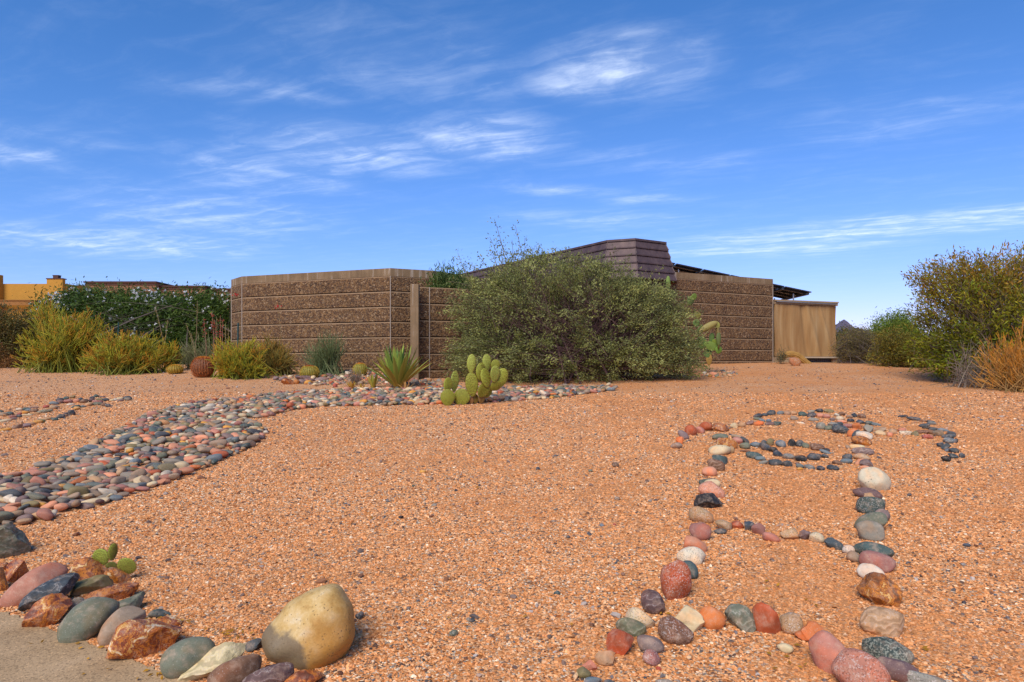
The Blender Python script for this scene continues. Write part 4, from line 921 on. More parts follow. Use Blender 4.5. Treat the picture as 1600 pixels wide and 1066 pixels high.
def shrub(name, label, cat, base, blobs, ntw, nlf, L, W, pal, twcol, seed, spread=.35, tw_frac=.35, droop=.0, lf_span=.35, group=None, lfname='foliage', up=.45, nstem=14, twr=.006, surf=.6, jit=.9, flowers=None, tip_col=None, lump=.5, lj=1.3):
    """woody shrub: stems and twigs fan out from the base; leaves sit along the outer part of every twig"""
    rng = np.random.default_rng(seed); base = np.array(base, float)
    root = empty(name, base, label, cat, group)
    T_ = in_blobs(rng, blobs, ntw, surf)
    T_ = T_[T_[:, 2] > G(T_[:, 0], T_[:, 1]) + .03]; n = len(T_)
    S = base + np.stack([rng.normal(0, spread, n), rng.normal(0, spread * .6, n), np.zeros(n)], 1); S[:, 2] = G(S[:, 0], S[:, 1]) - .03
    H = T_ - S; ln = np.linalg.norm(H, axis=1, keepdims=True)
    C = S + H * .5 + np.array((0, 0, 1.)) * ln * up * .45 + rng.normal(size=(n, 3)) * ln * .06
    def bez(t, i=slice(None)): return (1 - t) ** 2 * S[i] + 2 * t * (1 - t) * C[i] + t * t * T_[i]
    st, tw = MB(), MB()
    back = np.where((T_[:, 1] > base[1] - .1) & (T_[:, 2] > base[2] + .45 * np.ptp(T_[:, 2])))[0]
    for i in rng.choice(back, min(nstem, len(back)), replace=False):
        t = np.linspace(0, .86, 8)[:, None]; p = (1 - t) ** 2 * S[i] + 2 * t * (1 - t) * C[i] + t * t * T_[i]
        o = MB(); o.tube(p, np.linspace(1, .3, 8) * (.006 + .006 * float(ln[i, 0])), 6, np.array(twcol) * rng.uniform(.8, 1.2)); part(o, 'stem', WOOD, root, col=True)
    for i in range(n):
        if rng.random() > tw_frac: continue
        t = np.linspace(.45, 1.0, 5)[:, None]; p = (1 - t) ** 2 * S[i] + 2 * t * (1 - t) * C[i] + t * t * T_[i]
        tw.tube(p, np.linspace(1, .35, 5) * twr, 3, np.array(twcol) * rng.uniform(.7, 1.25), cap=False)
    part(tw, 'twigs', WOOD, root, col=True)
    lf = MB(); m = n * nlf; tid = np.repeat(np.arange(n), nlf); t = (1 - lf_span * rng.random(m) ** 1.3)[:, None]
    P = (1 - t) ** 2 * S[tid] + 2 * t * (1 - t) * C[tid] + t * t * T_[tid]
    tan = unit(2 * (1 - t) * (C[tid] - S[tid]) + 2 * t * (T_[tid] - C[tid]))
    P = P + rng.normal(size=(m, 3)) * (L * lj)
    D = tan + rng.normal(size=(m, 3)) * jit + np.array((0, 0, -droop))
    pal = np.array(pal); tone = rng.integers(len(pal), size=n); own = rng.integers(len(pal), size=m)
    c = np.where((rng.random(m) < .65)[:, None], pal[tone[tid]], pal[own]) * (rng.uniform(1 - lump * .5, 1 + lump * .5, n)[tid] * rng.uniform(.78, 1.22, m))[:, None]
    if tip_col is not None:
        zr = (T_[:, 2] - T_[:, 2].min()) / np.ptp(T_[:, 2]); pr = np.clip(zr * 1.5 - .55 + rng.normal(0, .25, n), 0, 1)
        c = c * (1 - pr[tid][:, None]) + np.array(tip_col)[rng.integers(len(tip_col), size=m)] * pr[tid][:, None] * rng.uniform(.75, 1.25, (m, 1))
    leaves(lf, P, D, L * rng.uniform(.6, 1.3, m), W * rng.uniform(.7, 1.3, m), c, rng)
    part(lf, lfname, LEAF, root, col=True)
    if flowers:
        fl = MB(); nf, fs, fc = flowers; mid = T_.mean(0); pr = np.maximum(.02, (T_[:, 2] - mid[2]) * 1.0 + (mid[1] - T_[:, 1]) * .9) ** 1.6; pr = pr * np.clip(np.sin(T_[:, 0] * 2.1) + np.sin(T_[:, 0] * 4.7 + T_[:, 2] * 5) + .5, .04, None); fi = rng.choice(n, min(nf, n), replace=False, p=pr / pr.sum())
        for i in fi:
            p = T_[i] + unit(T_[i] - C[i]) * .05 + np.array((0, -.07, .05)) + rng.normal(size=3) * .04; k = rng.integers(5, 9)
            d = unit(rng.normal(size=(k, 3)) + (0, -.5, .5)); leaves(fl, np.repeat(p[None], k, 0), d, fs * rng.uniform(.7, 1.2, k), fs * .8, np.array(fc) * rng.uniform(.85, 1.1, (k, 1)), rng)
        part(fl, 'blossom', LEAF, root, col=True)
    return root
def blob(u, v, ru, rv, y, ry=None):
    s = y / FP; c = at(u, v, y); return (np.array(c), np.array((ru * s, ry if ry else min(ru, rv) * s, rv * s)))

SAGE = [(0.269, 0.294, 0.088), (0.214, 0.24, 0.076), (0.33, 0.35, 0.112), (0.246, 0.256, 0.062), (0.177, 0.194, 0.071), (0.306, 0.302, 0.084)]
y = 15.6
bl = [blob(872, 496, 150, 104, y, 1.5), blob(790, 515, 92, 92, y - .1, 1.1), blob(985, 525, 92, 72, y, 1.2), blob(755, 560, 62, 44, y - .4, .7), blob(1045, 555, 52, 44, y + .1, .8), blob(838, 442, 76, 52, y + .1, .9), blob(925, 455, 88, 44, y + .1, .9), blob(1008, 482, 56, 46, y + .1, .8), blob(880, 565, 175, 40, y - .55, .9), blob(1055, 515, 44, 58, y + .1, .8), blob(1078, 560, 32, 36, y, .7), blob(1028, 465, 36, 28, y + .1, .6), blob(715, 560, 26, 44, y - .4, .5), blob(735, 480, 40, 50, y - .1, .7)]
sage = shrub('sage_bush', 'huge rounded grey green desert sage bush sprawling in front of the house', 'bush', gat(890, y), bl, 3000, 38, .060, .022, SAGE, (.10, .055, .048), 11, spread=1.0, tw_frac=1.0, up=.4, nstem=40, twr=.0055, lf_span=.15, surf=.80, jit=.6, lump=1.0, lj=.75)
def wisps():
    rng = np.random.default_rng(3); mb, lf = MB(), MB()
    tips = [(715, 395), (725, 408), (765, 370), (772, 342), (805, 352), (800, 375), (783, 388), (812, 384), (838, 385), (852, 395), (820, 372), (748, 400), (735, 418), (858, 402), (905, 400), (935, 398), (1010, 424), (1036, 420), (700, 440), (985, 425), (780, 375), (765, 392), (722, 430), (795, 395)]
    for u, v in tips:
        T_ = np.array(at(u, v, y + rng.normal(0, .3))); S = np.array(at(u + (835 - u) * .55 + rng.normal(0, 12), 470 + rng.normal(0, 10), y)); C = (S + T_) / 2 + rng.normal(size=3) * .12 + (0, 0, .1)
        t = np.linspace(0, 1, 9)[:, None]; p = (1 - t) ** 2 * S + 2 * t * (1 - t) * C + t * t * T_; mb.tube(p, np.linspace(.009, .004, 9), 4, (.16, .12, .08), cap=False)
        k = 46; t = (rng.random(k) ** .55)[:, None]; q = (1 - t) ** 2 * S + 2 * t * (1 - t) * C + t * t * T_ + rng.normal(size=(k, 3)) * .06
        leaves(lf, q, rng.normal(size=(k, 3)) + (0, 0, .6), .07, .03, np.array(SAGE)[rng.integers(6, size=k)] * rng.uniform(.7, 1.1, (k, 1)), rng)
    part(mb, 'shoots', WOOD, sage, col=True); part(lf, 'shoot_foliage', LEAF, sage, col=True)
wisps()

OLE = [(0.061, 0.116, 0.014), (0.082, 0.143, 0.019), (0.048, 0.09, 0.013), (0.116, 0.171, 0.023), (0.068, 0.122, 0.023)]
y = 21.5
bl = [blob(u, v, ru, rv, y + dy, ry) for u, v, ru, rv, dy, ry in ((120, 512, 62, 52, 0, 1.1), (190, 510, 75, 54, .2, 1.1), (270, 514, 75, 52, .2, 1.1), (335, 514, 46, 50, .1, 1.0), (100, 492, 44, 30, 0, .7), (150, 478, 45, 24, .1, .7), (230, 478, 45, 22, .1, .7), (300, 482, 45, 24, 0, .7), (200, 550, 160, 36, -.3, 1.0), (345, 482, 24, 26, 0, .6), (122, 464, 14, 14, 0, .4), (328, 458, 8, 10, 0, .3))]
shrub('oleander_hedge', 'dense dark green oleander hedge covered in white blossoms, left of the block wall', 'hedge', gat(205, y), bl, 3200, 28, .13, .036, OLE, (.10, .08, .06), 12, spread=2.4, tw_frac=.2, up=.2, nstem=30, twr=.006, lf_span=.25, surf=.75, jit=.6, flowers=(420, .058, (.88, .88, .85)), lump=.9)
DKB = [(0.112, 0.105, 0.022), (0.083, 0.084, 0.02), (0.15, 0.119, 0.03), (0.195, 0.126, 0.03)]
y = 19.5
bl = [blob(18, 530, 45, 42, y, .8), blob(-40, 520, 60, 60, y, 1.0), blob(55, 545, 35, 30, y, .6), blob(40, 505, 28, 22, y, .5)]
shrub('shrub', 'dark olive brown leafy shrub at the far left below the ochre house', 'shrub', gat(10, y), bl, 900, 24, .07, .03, DKB, (.12, .08, .05), 13, spread=.5, up=.5, lump=.9)
y = 18.9
bl = [blob(-8, 560, 24, 20, y, .4), blob(18, 568, 16, 10, y, .3)]
shrub('shrub', 'low rusty dry shrublet at the far left edge of the yard', 'shrub', gat(0, y), bl, 220, 16, .05, .018, [(.26, .11, .03), (.20, .10, .03), (.30, .17, .05)], (.18, .10, .05), 14, spread=.15, up=.3, nstem=6)

# the big shrub at the right
RTL = [(0.203, 0.242, 0.013), (0.257, 0.284, 0.016), (0.148, 0.185, 0.012), (0.324, 0.295, 0.019), (0.19, 0.256, 0.019)]
y = 15.2
bl = [blob(1512, 485, 82, 88, y, 1.2), blob(1600, 478, 100, 92, y, 1.3), blob(1472, 452, 46, 50, y - .1, .7), blob(1560, 545, 112, 52, y - .2, 1.1), blob(1475, 545, 55, 42, y, .8), blob(1590, 415, 42, 40, y + .1, .6), blob(1498, 415, 40, 26, y, .5), blob(1440, 425, 24, 16, y, .4), blob(1690, 470, 110, 100, y, 1.3), blob(1545, 450, 50, 45, y, .7)]
big = shrub('hopseed_shrub', 'tall spreading shrub with olive leaves turning russet at the top, at the right edge', 'shrub', gat(1560, y), bl, 1700, 28, .10, .027, RTL, (.17, .12, .085), 15, spread=.7, tw_frac=1.0, up=.35, nstem=26, twr=.008, lf_span=.30, surf=.62, jit=.65, lump=1.0, lj=.7, tip_col=[(.42, .20, .025), (.34, .24, .025), (.48, .21, .03), (.26, .22, .03)])
y = 22.0
GBR = [(0.227, 0.181, 0.059), (0.177, 0.144, 0.049), (0.284, 0.213, 0.07), (0.156, 0.138, 0.038)]
bl = [blob(1342, 543, 34, 34, y, .8), blob(1368, 548, 26, 28, y, .6), blob(1320, 552, 16, 24, y, .5), blob(1345, 525, 24, 14, y, .5)]
shrub('shrub', 'dry grey brown twiggy bush just right of the canvas shade', 'bush', gat(1345, y), bl, 900, 16, .05, .016, GBR, (.11, .085, .065), 16, spread=.5, tw_frac=.9, up=.3, nstem=12, twr=.008, lump=.9)
y = 19.5
bl = [blob(1412, 550, 40, 28, y, .8), blob(1395, 535, 28, 24, y, .6), blob(1440, 560, 34, 20, y, .6), blob(1380, 562, 22, 14, y, .5)]
shrub('shrub', 'yellow green leafy bush between the grey twiggy bush and the tall russet shrub', 'bush', gat(1412, y), bl, 800, 22, .06, .024, [(.24, .19, .02), (.19, .165, .02), (.30, .21, .03), (.14, .14, .025)], (.13, .09, .06), 17, spread=.5, up=.45, lump=.9)
y = 27
bl = [blob(1398, 512, 28, 20, y, .9), blob(1380, 525, 22, 20, y, .7), blob(1420, 520, 22, 18, y, .7), blob(1402, 540, 40, 20, y, .9), blob(1408, 498, 16, 11, y, .4)]
shrub('mesquite_tree', 'small fresh green desert tree peeping up behind the yellow green bush', 'tree', gat(1400, y), bl, 800, 22, .12, .03, [(.17, .25, .03), (.13, .20, .025), (.21, .28, .04)], (.14, .10, .07), 18, spread=.4, up=.5, lfname='crown', lump=.8)
y = 34
bl = [blob(1322, 528, 24, 16, y, .9), blob(1355, 532, 26, 14, y, .9), blob(1310, 540, 20, 20, y, .8)]
shrub('shrub', 'distant green and russet shrub under the hills, behind the grey bush', 'shrub', gat(1330, y), bl, 600, 20, .12, .04, [(.14, .115, .025), (.10, .12, .03), (.22, .12, .03), (.12, .14, .04)], (.13, .09, .06), 19, spread=.8, up=.4)
y = 17.4
bl = [blob(702, 440, 16, 10, y, .35), blob(690, 443, 8, 8, y, .25), blob(722, 446, 10, 8, y, .3)]
shrub('shrub', 'bright green bushy plant showing above the lower wall left of the sage bush', 'plant', gat(702, y), bl, 260, 16, .13, .026, [(.085, .15, .03), (.13, .17, .04), (.06, .11, .025)], (.12, .1, .05), 20, spread=.2, up=.6, nstem=5, jit=.5)

def stick_bush(name, label, cat, base, blobs, n, seed, c0, c1, rad, kids=(3, 6), klen=.22, spread=.25, up=.5, group=None, wig=.05, main_frac=.6, sides=4, kspread=.55, surf=.6):
    """leafless bush of thin upright stems, green below and coloured at the tips"""
    rng = np.random.default_rng(seed); base = np.array(base, float); root = empty(name, base, label, cat, group)
    T_ = in_blobs(rng, blobs, n, surf); T_ = T_[T_[:, 2] > G(T_[:, 0], T_[:, 1]) + .02]; n = len(T_)
    mb, wd = MB(), MB(); c0 = np.array(c0); c1 = np.array(c1)
    for i in range(n):
        S = base + (rng.normal(0, spread), rng.normal(0, spread * .7), 0); S[2] = float(G(S[0], S[1])) - .02; H = T_[i] - S; l = np.linalg.norm(H)
        C = S + H * .5 + np.array((-H[0] * .12, -H[1] * .12, l * up * .4)) + rng.normal(size=3) * l * wig
        t = np.linspace(0, 1, 6)[:, None]; p = (1 - t) ** 2 * S + 2 * t * (1 - t) * C + t * t * T_[i]
        f = rng.uniform(.75, 1.25); tipc = c1[rng.integers(len(c1))] * f; lowc = c0[rng.integers(len(c0))] * f
        if rng.random() < main_frac: wd.tube(p[:5], np.linspace(1.5, .9, 5) * rad, sides, np.linspace(0, .35, 5)[:, None] * (tipc - lowc) + lowc, cap=False)
        tan = unit(p[-1] - p[-2])
        for _ in range(rng.integers(*kids)):
            a = p[rng.integers(3, 6)] + rng.normal(size=3) * .01; d = unit(tan + np.array((0, 0, .55)) + rng.normal(size=3) * kspread); L = klen * rng.uniform(.5, 1.25)
            q = np.array([a, a + d * L * .5 + rng.normal(size=3) * L * .04, a + d * L + np.array((0, 0, .12 * L))])
            k = np.clip(rng.normal(.1, .2), 0, 1); mb.tube(q, np.array((1, .9, .55)) * rad, sides, np.array([lowc + (tipc - lowc) * k, lowc + (tipc - lowc) * (.35 + .5 * k), tipc]), cap=False)
    if wd.n: part(wd, 'stems', STICK, root, col=True)
    part(mb, 'branchlets', STICK, root, col=True); return root
FG = [(.14, .165, .018), (.10, .125, .015), (.20, .215, .02)]; FT = [(.50, .40, .02), (.62, .31, .018), (.40, .38, .02), (.38, .38, .03), (.54, .45, .03), (.68, .25, .02)]
PG = 'fire stick bushes in the left bed'
y = 17.9
stick_bush('pencil_cactus', 'largest yellow green fire stick bush with orange tips, below the left of the hedge', 'bush', gat(100, y), [blob(98, 540, 58, 38, y, .8), blob(75, 505, 24, 24, y, .4), blob(130, 510, 26, 24, y, .4), blob(60, 565, 30, 16, y, .5), blob(150, 530, 18, 26, y, .4)], 620, 41, FG, FT, .0075, kids=(4, 8), klen=.19, spread=.35, group=PG)
y = 17.2
stick_bush('pencil_cactus', 'wide low yellow green fire stick bush left of the small golden barrel cactus', 'bush', gat(200, y), [blob(200, 556, 58, 26, y, .7), blob(182, 535, 26, 16, y, .4), blob(230, 540, 24, 16, y, .4), blob(155, 565, 24, 16, y, .4), blob(250, 560, 20, 18, y, .4)], 560, 42, FG, FT, .0072, kids=(4, 8), klen=.17, spread=.35, group=PG)
y = 20.0
stick_bush('pencil_cactus', 'tallest fire stick shoot rising in front of the left end of the hedge', 'bush', gat(72, y), [blob(70, 490, 18, 18, y, .3), blob(60, 510, 20, 20, y, .3), blob(85, 500, 14, 16, y, .3)], 160, 48, FG, FT, .0085, klen=.25, spread=.2, group=PG)
y = 15.9
stick_bush('pencil_cactus', 'bushy yellow green fire stick bush right of the big brown barrel cactus', 'bush', gat(375, y), [blob(372, 568, 36, 26, y, .6), blob(355, 555, 16, 18, y, .35), blob(395, 552, 18, 18, y, .35), blob(380, 585, 36, 10, y, .5)], 560, 43, FG, FT, .0066, kids=(4, 8), klen=.16, spread=.28, group=PG)
y = 16.9
stick_bush('pencil_cactus', 'small orange tinged fire stick bush behind the bushy one, against the block wall', 'bush', gat(428, y), [blob(428, 562, 24, 22, y, .5), blob(420, 545, 12, 12, y, .3), blob(440, 570, 16, 16, y, .4)], 300, 44, [(.16, .145, .03), (.13, .115, .03)], [(.36, .22, .03), (.26, .2, .04), (.44, .21, .03)], .0075, klen=.22, spread=.25, group=PG)
y = 17.6
stick_bush('pencil_cactus', 'little fire stick tuft between the wide bush and the golden barrel cactus', 'bush', gat(268, y), [blob(268, 556, 11, 16, y, .3)], 70, 49, FG, FT, .0075, klen=.18, spread=.12, group=PG)
y = 18.5
stick_bush('grass_clump', 'dull green wiry grass clump behind the brown barrel cactus', 'grass', gat(320, y), [blob(315, 555, 30, 24, y, .5), blob(345, 560, 24, 18, y, .4), blob(295, 560, 18, 16, y, .4)], 520, 45, [(.10, .115, .035), (.13, .13, .05)], [(.16, .17, .06), (.2, .18, .08)], .005, kids=(1, 3), klen=.3, spread=.3, up=.15, sides=3)
y = 16.75
stick_bush('rush_plant', 'upright grey green rush like plant against the middle of the block wall', 'plant', gat(510, y), [blob(510, 552, 24, 18, y, .35), blob(500, 562, 22, 14, y, .35), blob(522, 548, 14, 16, y, .3)], 420, 46, [(.075, .11, .035), (.10, .13, .04), (.13, .14, .05)], [(.11, .15, .05), (.15, .18, .07), (.09, .12, .04)], .006, kids=(1, 3), klen=.28, spread=.2, up=.1, sides=3, kspread=.25, wig=.03)
y = 14.6
stick_bush('grass_tuft', 'small dry purplish grass tuft left of the agave', 'grass', gat(555, y), [blob(555, 588, 11, 9, y, .15)], 170, 47, [(.17, .14, .09), (.2, .13, .09)], [(.26, .22, .14), (.22, .14, .12)], .003, kids=(1, 2), klen=.10, spread=.06, up=.1, sides=3)
y = 13.4
DRY = [(0.699, 0.264, 0.015), (0.547, 0.209, 0.014), (0.791, 0.33, 0.023)]
stick_bush('broom_bush', 'dry golden orange broom like bush in front of the tall right shrub', 'bush', gat(1600, y), [blob(1590, 568, 46, 40, y, .5), blob(1560, 565, 22, 30, y, .35), blob(1575, 600, 40, 12, y, .4), blob(1620, 550, 40, 40, y, .5)], 420, 51, [(.33, .19, .06), (.27, .17, .06)], DRY, .0055, kids=(2, 5), klen=.24, spread=.35, up=.2, sides=3, kspread=.4)
def bare_twigs():
    """leafless tangle low on the near side of the tall shrub"""
    rng = np.random.default_rng(61); r = empty('dead_brush', gat(1525, 14.0), 'tangle of bare grey twigs beside the golden broom bush', 'brush'); mb = MB()
    b0 = np.array(r.location)
    for _ in range(110):
        S = b0 + rng.normal(size=3) * (.30, .18, 0); T_ = np.array(at(rng.uniform(1478, 1556), rng.uniform(530, 598), 14 + rng.normal(0, .4))); C = (S + T_) / 2 + (0, 0, .15) + rng.normal(size=3) * .12
        t = np.linspace(0, 1, 6)[:, None]; mb.tube((1 - t) ** 2 * S + 2 * t * (1 - t) * C + t * t * T_, np.linspace(.007, .0025, 6), 3, np.array((.22, .17, .125)) * rng.uniform(.6, 1.2), cap=False)
    part(mb, 'twigs', WOOD, r, col=True)
bare_twigs()

# ---------------------------------------------------------------- cacti, agave, stalks
def mat_pad():
    m, t, o = newmat('cactus_skin'); c = objco(t)
    f = t.math('ADD', .72, t.math('MULTIPLY', t.noise(c, 14, 4, .6), .56)); finish(t, o, scale_col(t, attr(t), f), .6, t.noise(c, 70, 3), .15, .004, 0, .35); return m
PADM = mat_pad(); SPINE = mat_attr('cactus_spine', .6, 30, .05)
def pad(root, base_y, cx, cy, w, h, ang, col_, seed, yaw=0.0, dots=True, dot_col=(.19, .085, .03), thick=.17):
    """one flat oval prickly-pear joint, centred where (cx, cy) shows at depth base_y; ang tilts it in the picture, yaw turns its face"""
    rng = np.random.default_rng(seed); s = base_y / FP; v = ICO[4][0].copy(); cen = np.array(at(cx, cy, base_y))
    W, H = w * s / 2 / max(.45, math.cos(yaw)), h * s / 2
    z = v[:, 2]; taper = 1 - .20 * np.clip(-z, 0, 1) ** 1.5 + .05 * z
    T_ = thick * H; q = np.stack([v[:, 0] * W * taper, np.sign(v[:, 1]) * np.abs(v[:, 1]) ** .8 * T_ * (.75 + .25 * (1 - np.abs(z))), z * H], 1)
    q[:, 1] += .05 * H * np.sin(2.2 * v[:, 0] + seed); Rm = rotm(0, R(ang), 0) @ rotm(0, 0, yaw); mb = MB()
    mb.add(q @ Rm.T + cen, ICO[4][1], np.array(col_) * rng.uniform(.9, 1.1))
    o = part(mb, 'pad', PADM, root, smooth=True, col=True)
    if dots:
        sp = MB(); st = .115; pts = []
        for a in np.arange(-1, 1.01, st / (W / max(W, H) + .25)):
            for b in np.arange(-1, 1.01, st * 1.25):
                aa = a + (st * .5 if int(round(b / (st * 1.25))) % 2 else 0)
                if aa * aa + b * b < .96: pts.append((aa + rng.normal(0, .025), b + rng.normal(0, .025)))
        for k in np.arange(0, 6.28, .26): pts.append((.985 * math.cos(k), .985 * math.sin(k)))
        for aa, b in pts:
            for sg in (-1, 1):
                r2 = max(1e-4, 1 - aa * aa - b * b) ** .5
                ta = 1 - .20 * max(-b, 0) ** 1.5 + .05 * b
                p = np.array((aa * W * ta, sg * r2 ** .8 * T_ * (.75 + .25 * (1 - abs(b))), b * H)); p[1] += .05 * H * math.sin(2.2 * aa + seed)
                nrm = unit(np.array((aa / W, sg * r2 / T_, b / H))); L = .038 * H + .0008
                sp.add((np.array([p + nrm * L * 2.0, p + (L * .7, 0, L * .5), p + (-L * .7, 0, L * .5), p + (0, 0, -L * .8)])) @ Rm.T + cen, [(0, 1, 2), (0, 2, 3), (0, 3, 1)], np.array(dot_col) * rng.uniform(.6, 1.3))
        sub(sp, 'spines', SPINE, root, o, col=True)
    return o
PG1 = (.28, .31, .03); PG2 = (.225, .235, .018); PG3 = (.29, .34, .05)
def front_pear():
    y = ground_pt(735, 632).y; r = empty('prickly_pear', ground_pt(735, 631), 'yellow green prickly pear cactus of many pads standing at the edge of the dry creek', 'cactus')
    k = lambda a: a / 9.693
    P = [(285, 790, 220, 255, 0, PG2, -.10, .1), (500, 785, 250, 262, 8, PG2, -.02, -.15), (288, 600, 128, 232, 4, PG1, .0, .5), (392, 540, 118, 320, 4, PG3, .08, .5), (652, 590, 190, 372, -4, PG2, -.03, .2),
         (645, 275, 134, 292, 3, PG3, -.02, .2), (780, 395, 126, 274, 4, PG1, .02, .5), (880, 255, 138, 256, -2, PG3, .10, .2), (862, 490, 150, 300, -12, PG1, -.04, .6), (830, 670, 170, 260, 28, PG2, -.02, .4),
         (1000, 430, 134, 256, 6, PG3, -.03, .5), (1010, 295, 132, 170, 10, PG1, .08, .3), (1085, 500, 205, 330, 22, PG1, .06, .2), (1010, 610, 150, 190, 55, PG2, .03, .4), (705, 810, 90, 150, 0, (.27, .19, .03), .05, .3), (800, 800, 100, 150, 12, (.26, .15, .04), .03, .4), (900, 715, 96, 170, 28, PG1, .10, .4), (650, 830, 60, 110, 0, (.24, .11, .03), .0, .3)]
    for i, (cx, cy, w, h, a, c, dy, yw) in enumerate(P): pad(r, y + dy, 670 + k(cx), 540 + k(cy), k(w), k(h), a, c, 300 + i, yw, dot_col=(.24, .12, .03))
front_pear()
def small_pear():
    y = ground_pt(172, 905).y; r = empty('prickly_pear', ground_pt(172, 905), 'little green prickly pear with few pads growing among the border rocks', 'cactus')
    for i, (cx, cy, w, h, a, c, yw) in enumerate([(630, 288, 104, 116, 0, (.26, .31, .035), .1), (705, 250, 34, 110, 8, (.25, .29, .03), .9), (790, 342, 112, 112, 35, (.31, .35, .04), .2), (695, 345, 66, 66, 10, (.17, .20, .03), .3), (655, 385, 60, 80, -10, (.15, .15, .04), .3)]):
        pad(r, y - (.02 if i == 2 else 0), cx / 4.006, 800 + cy / 4.006, w / 4.006, h / 4.006, a, c, 330 + i, yw)
small_pear()
def back_pear():
    y = 17.0; r = empty('prickly_pear', gat(1105, y), 'tall rambling prickly pear emerging from the right side of the sage bush by the wall', 'cactus')
    GR, YL = (.10, .17, .035), (.24, .20, .055)
    P = [(1106, 511, 11, 34, 62, YL), (1121, 508, 9, 12, -20, (.28, .27, .05)), (1122, 517, 9, 22, -6, (.25, .17, .05)), (1096, 536, 20, 20, 30, GR), (1111, 541, 24, 14, 20, (.16, .24, .04)), (1112, 528, 9, 16, 10, GR), (1123, 530, 8, 22, 0, (.10, .13, .03)), (1123, 547, 12, 12, 20, (.14, .24, .03)), (1106, 552, 16, 14, -30, GR), (1094, 516, 10, 16, 30, (.10, .14, .03)), (1088, 505, 12, 12, 0, GR), (1118, 536, 14, 9, 40, (.20, .28, .04)),
         (1044, 443, 7, 24, 0, (.16, .24, .04)), (1034, 452, 14, 9, 30, (.18, .20, .04)), (1079, 470, 12, 15, 20, GR), (1084, 464, 9, 12, 40, (.13, .2, .03)), (1090, 492, 12, 10, 0, (.22, .2, .04)), (1108, 562, 10, 18, 0, (.34, .20, .04))]
    for i, (u, v, w, h, a, c) in enumerate(P): pad(r, y + (i % 3) * .06, u, v, w, h, a, c, 350 + i, .3, dots=False)
    mb = MB(); mb.tube([gat(1078, y), at(1076, 545, y), at(1074, 520, y), at(1070, 495, y + .1), at(1060, 475, y + .1), at(1048, 458, y + .1), at(1044, 448, y + .1)], [.05, .045, .04, .035, .03, .025, .02], 7, (.13, .11, .05)); mb.tube([at(1076, 540, y), at(1090, 520, y), at(1098, 514, y)], .03, 6, (.17, .14, .05)); mb.tube([at(1096, 530, y), at(1112, 512, y), at(1122, 512, y), at(1123, 545, y)], .022, 6, (.2, .15, .05)); part(mb, 'trunk', WOOD, root=r, col=True, smooth=True)
back_pear()
def barrel(u, vb, w, h, y, label, c_body, c_spine, c_top, seed, ribs=24):
    p = gat(u, y); s = y / FP; Rw, Rh = w * s / 2, h * s / 2; r = empty('barrel_cactus', p, label, 'cactus', 'barrel cacti'); rng = np.random.default_rng(seed)
    nu, nv = ribs * 6, 40; ph = np.linspace(0, 2 * np.pi, nu, endpoint=False); th = np.linspace(.02, np.pi - .25, nv); cz = np.array(p) + (0, 0, Rh * .92)
    V = []
    for t in th:
        rib = 1 + .075 * np.abs(np.cos(ph * ribs / 2)) ** .8 * math.sin(t); rr = math.sin(t) ** .85
        z = math.cos(t) - (.10 * math.exp(-(t / .3) ** 2))
        V.append(np.stack([np.cos(ph) * rr * Rw * .93 * rib, np.sin(ph) * rr * Rw * .93 * rib, np.full(nu, z * Rh)], 1))
    V = np.concatenate(V) + cz; i = np.arange(nv - 1)[:, None] * nu + np.arange(nu)[None]; j = np.arange(nv - 1)[:, None] * nu + (np.arange(nu)[None] + 1) % nu
    mb = MB(); mb.add(V, np.stack([i, i + nu, j + nu, j], -1).reshape(-1, 4), c_body); part(mb, 'body', PADM, r, smooth=True, col=True)
    sp = MB()
    for k in range(ribs):
        f = 2 * np.pi * k / ribs
        for t in np.linspace(.10, 2.5, 17):
            rr = math.sin(t) ** .85 * Rw; b = np.array((math.cos(f) * rr, math.sin(f) * rr, (math.cos(t) - .10 * math.exp(-(t / .3) ** 2)) * Rh)) + cz
            nrm = unit(np.array((math.cos(f) * math.sin(t), math.sin(f) * math.sin(t), math.cos(t)))); c = np.array(c_top if t < .45 else c_spine)
            for _ in range(6):
                d = unit(nrm * .8 + rng.normal(size=3) * .75); L = Rw * .20 * rng.uniform(.6, 1.2); e = unit(np.cross(d, rng.normal(size=3))) * Rw * .02
                sp.add([b - e, b + e, b + d * L + (0, 0, -.1 * L)], [(0, 1, 2)], c * rng.uniform(.7, 1.25))
    part(sp, 'spines', SPINE, r, col=True)
    wl = MB(); k = 40; a = rng.uniform(0, 6.28, k); q = rng.uniform(0, .32, k) * Rw
    leaves(wl, np.stack([np.cos(a) * q, np.sin(a) * q, np.full(k, Rh * .9)], 1) + cz, rng.normal(size=(k, 3)) * .4 + (0, 0, 1), Rw * .2, Rw * .06, np.array(c_top) * rng.uniform(.6, 1.2, (k, 1)), rng); part(wl, 'crown_wool', SPINE, r, col=True)
yb = lambda u, v: ground_pt(u, v).y
barrel(317.5, 593, 34, 33, 15.9, 'largest barrel cactus, rust brown all over, behind the gravel crest', (.18, .07, .025), (.40, .11, .022), (.60, .20, .02), 71, 26)
barrel(273.5, 583, 23, 14, 17.0, 'smallest golden barrel cactus, squat, beside the wide fire stick bush', (.28, .20, .025), (.50, .29, .03), (.70, .36, .03), 72, 20)
barrel(483.5, 588, 27, 21, 16.0, 'golden barrel cactus with a dark brown crown, in front of the rush plant', (.22, .20, .03), (.50, .33, .04), (.42, .11, .02), 73, 24)
barrel(562.5, 583, 21, 20, 16.6, 'golden barrel cactus with an orange crown, between the rush plant and the agave', (.22, .21, .03), (.50, .34, .04), (.72, .25, .02), 74, 22)

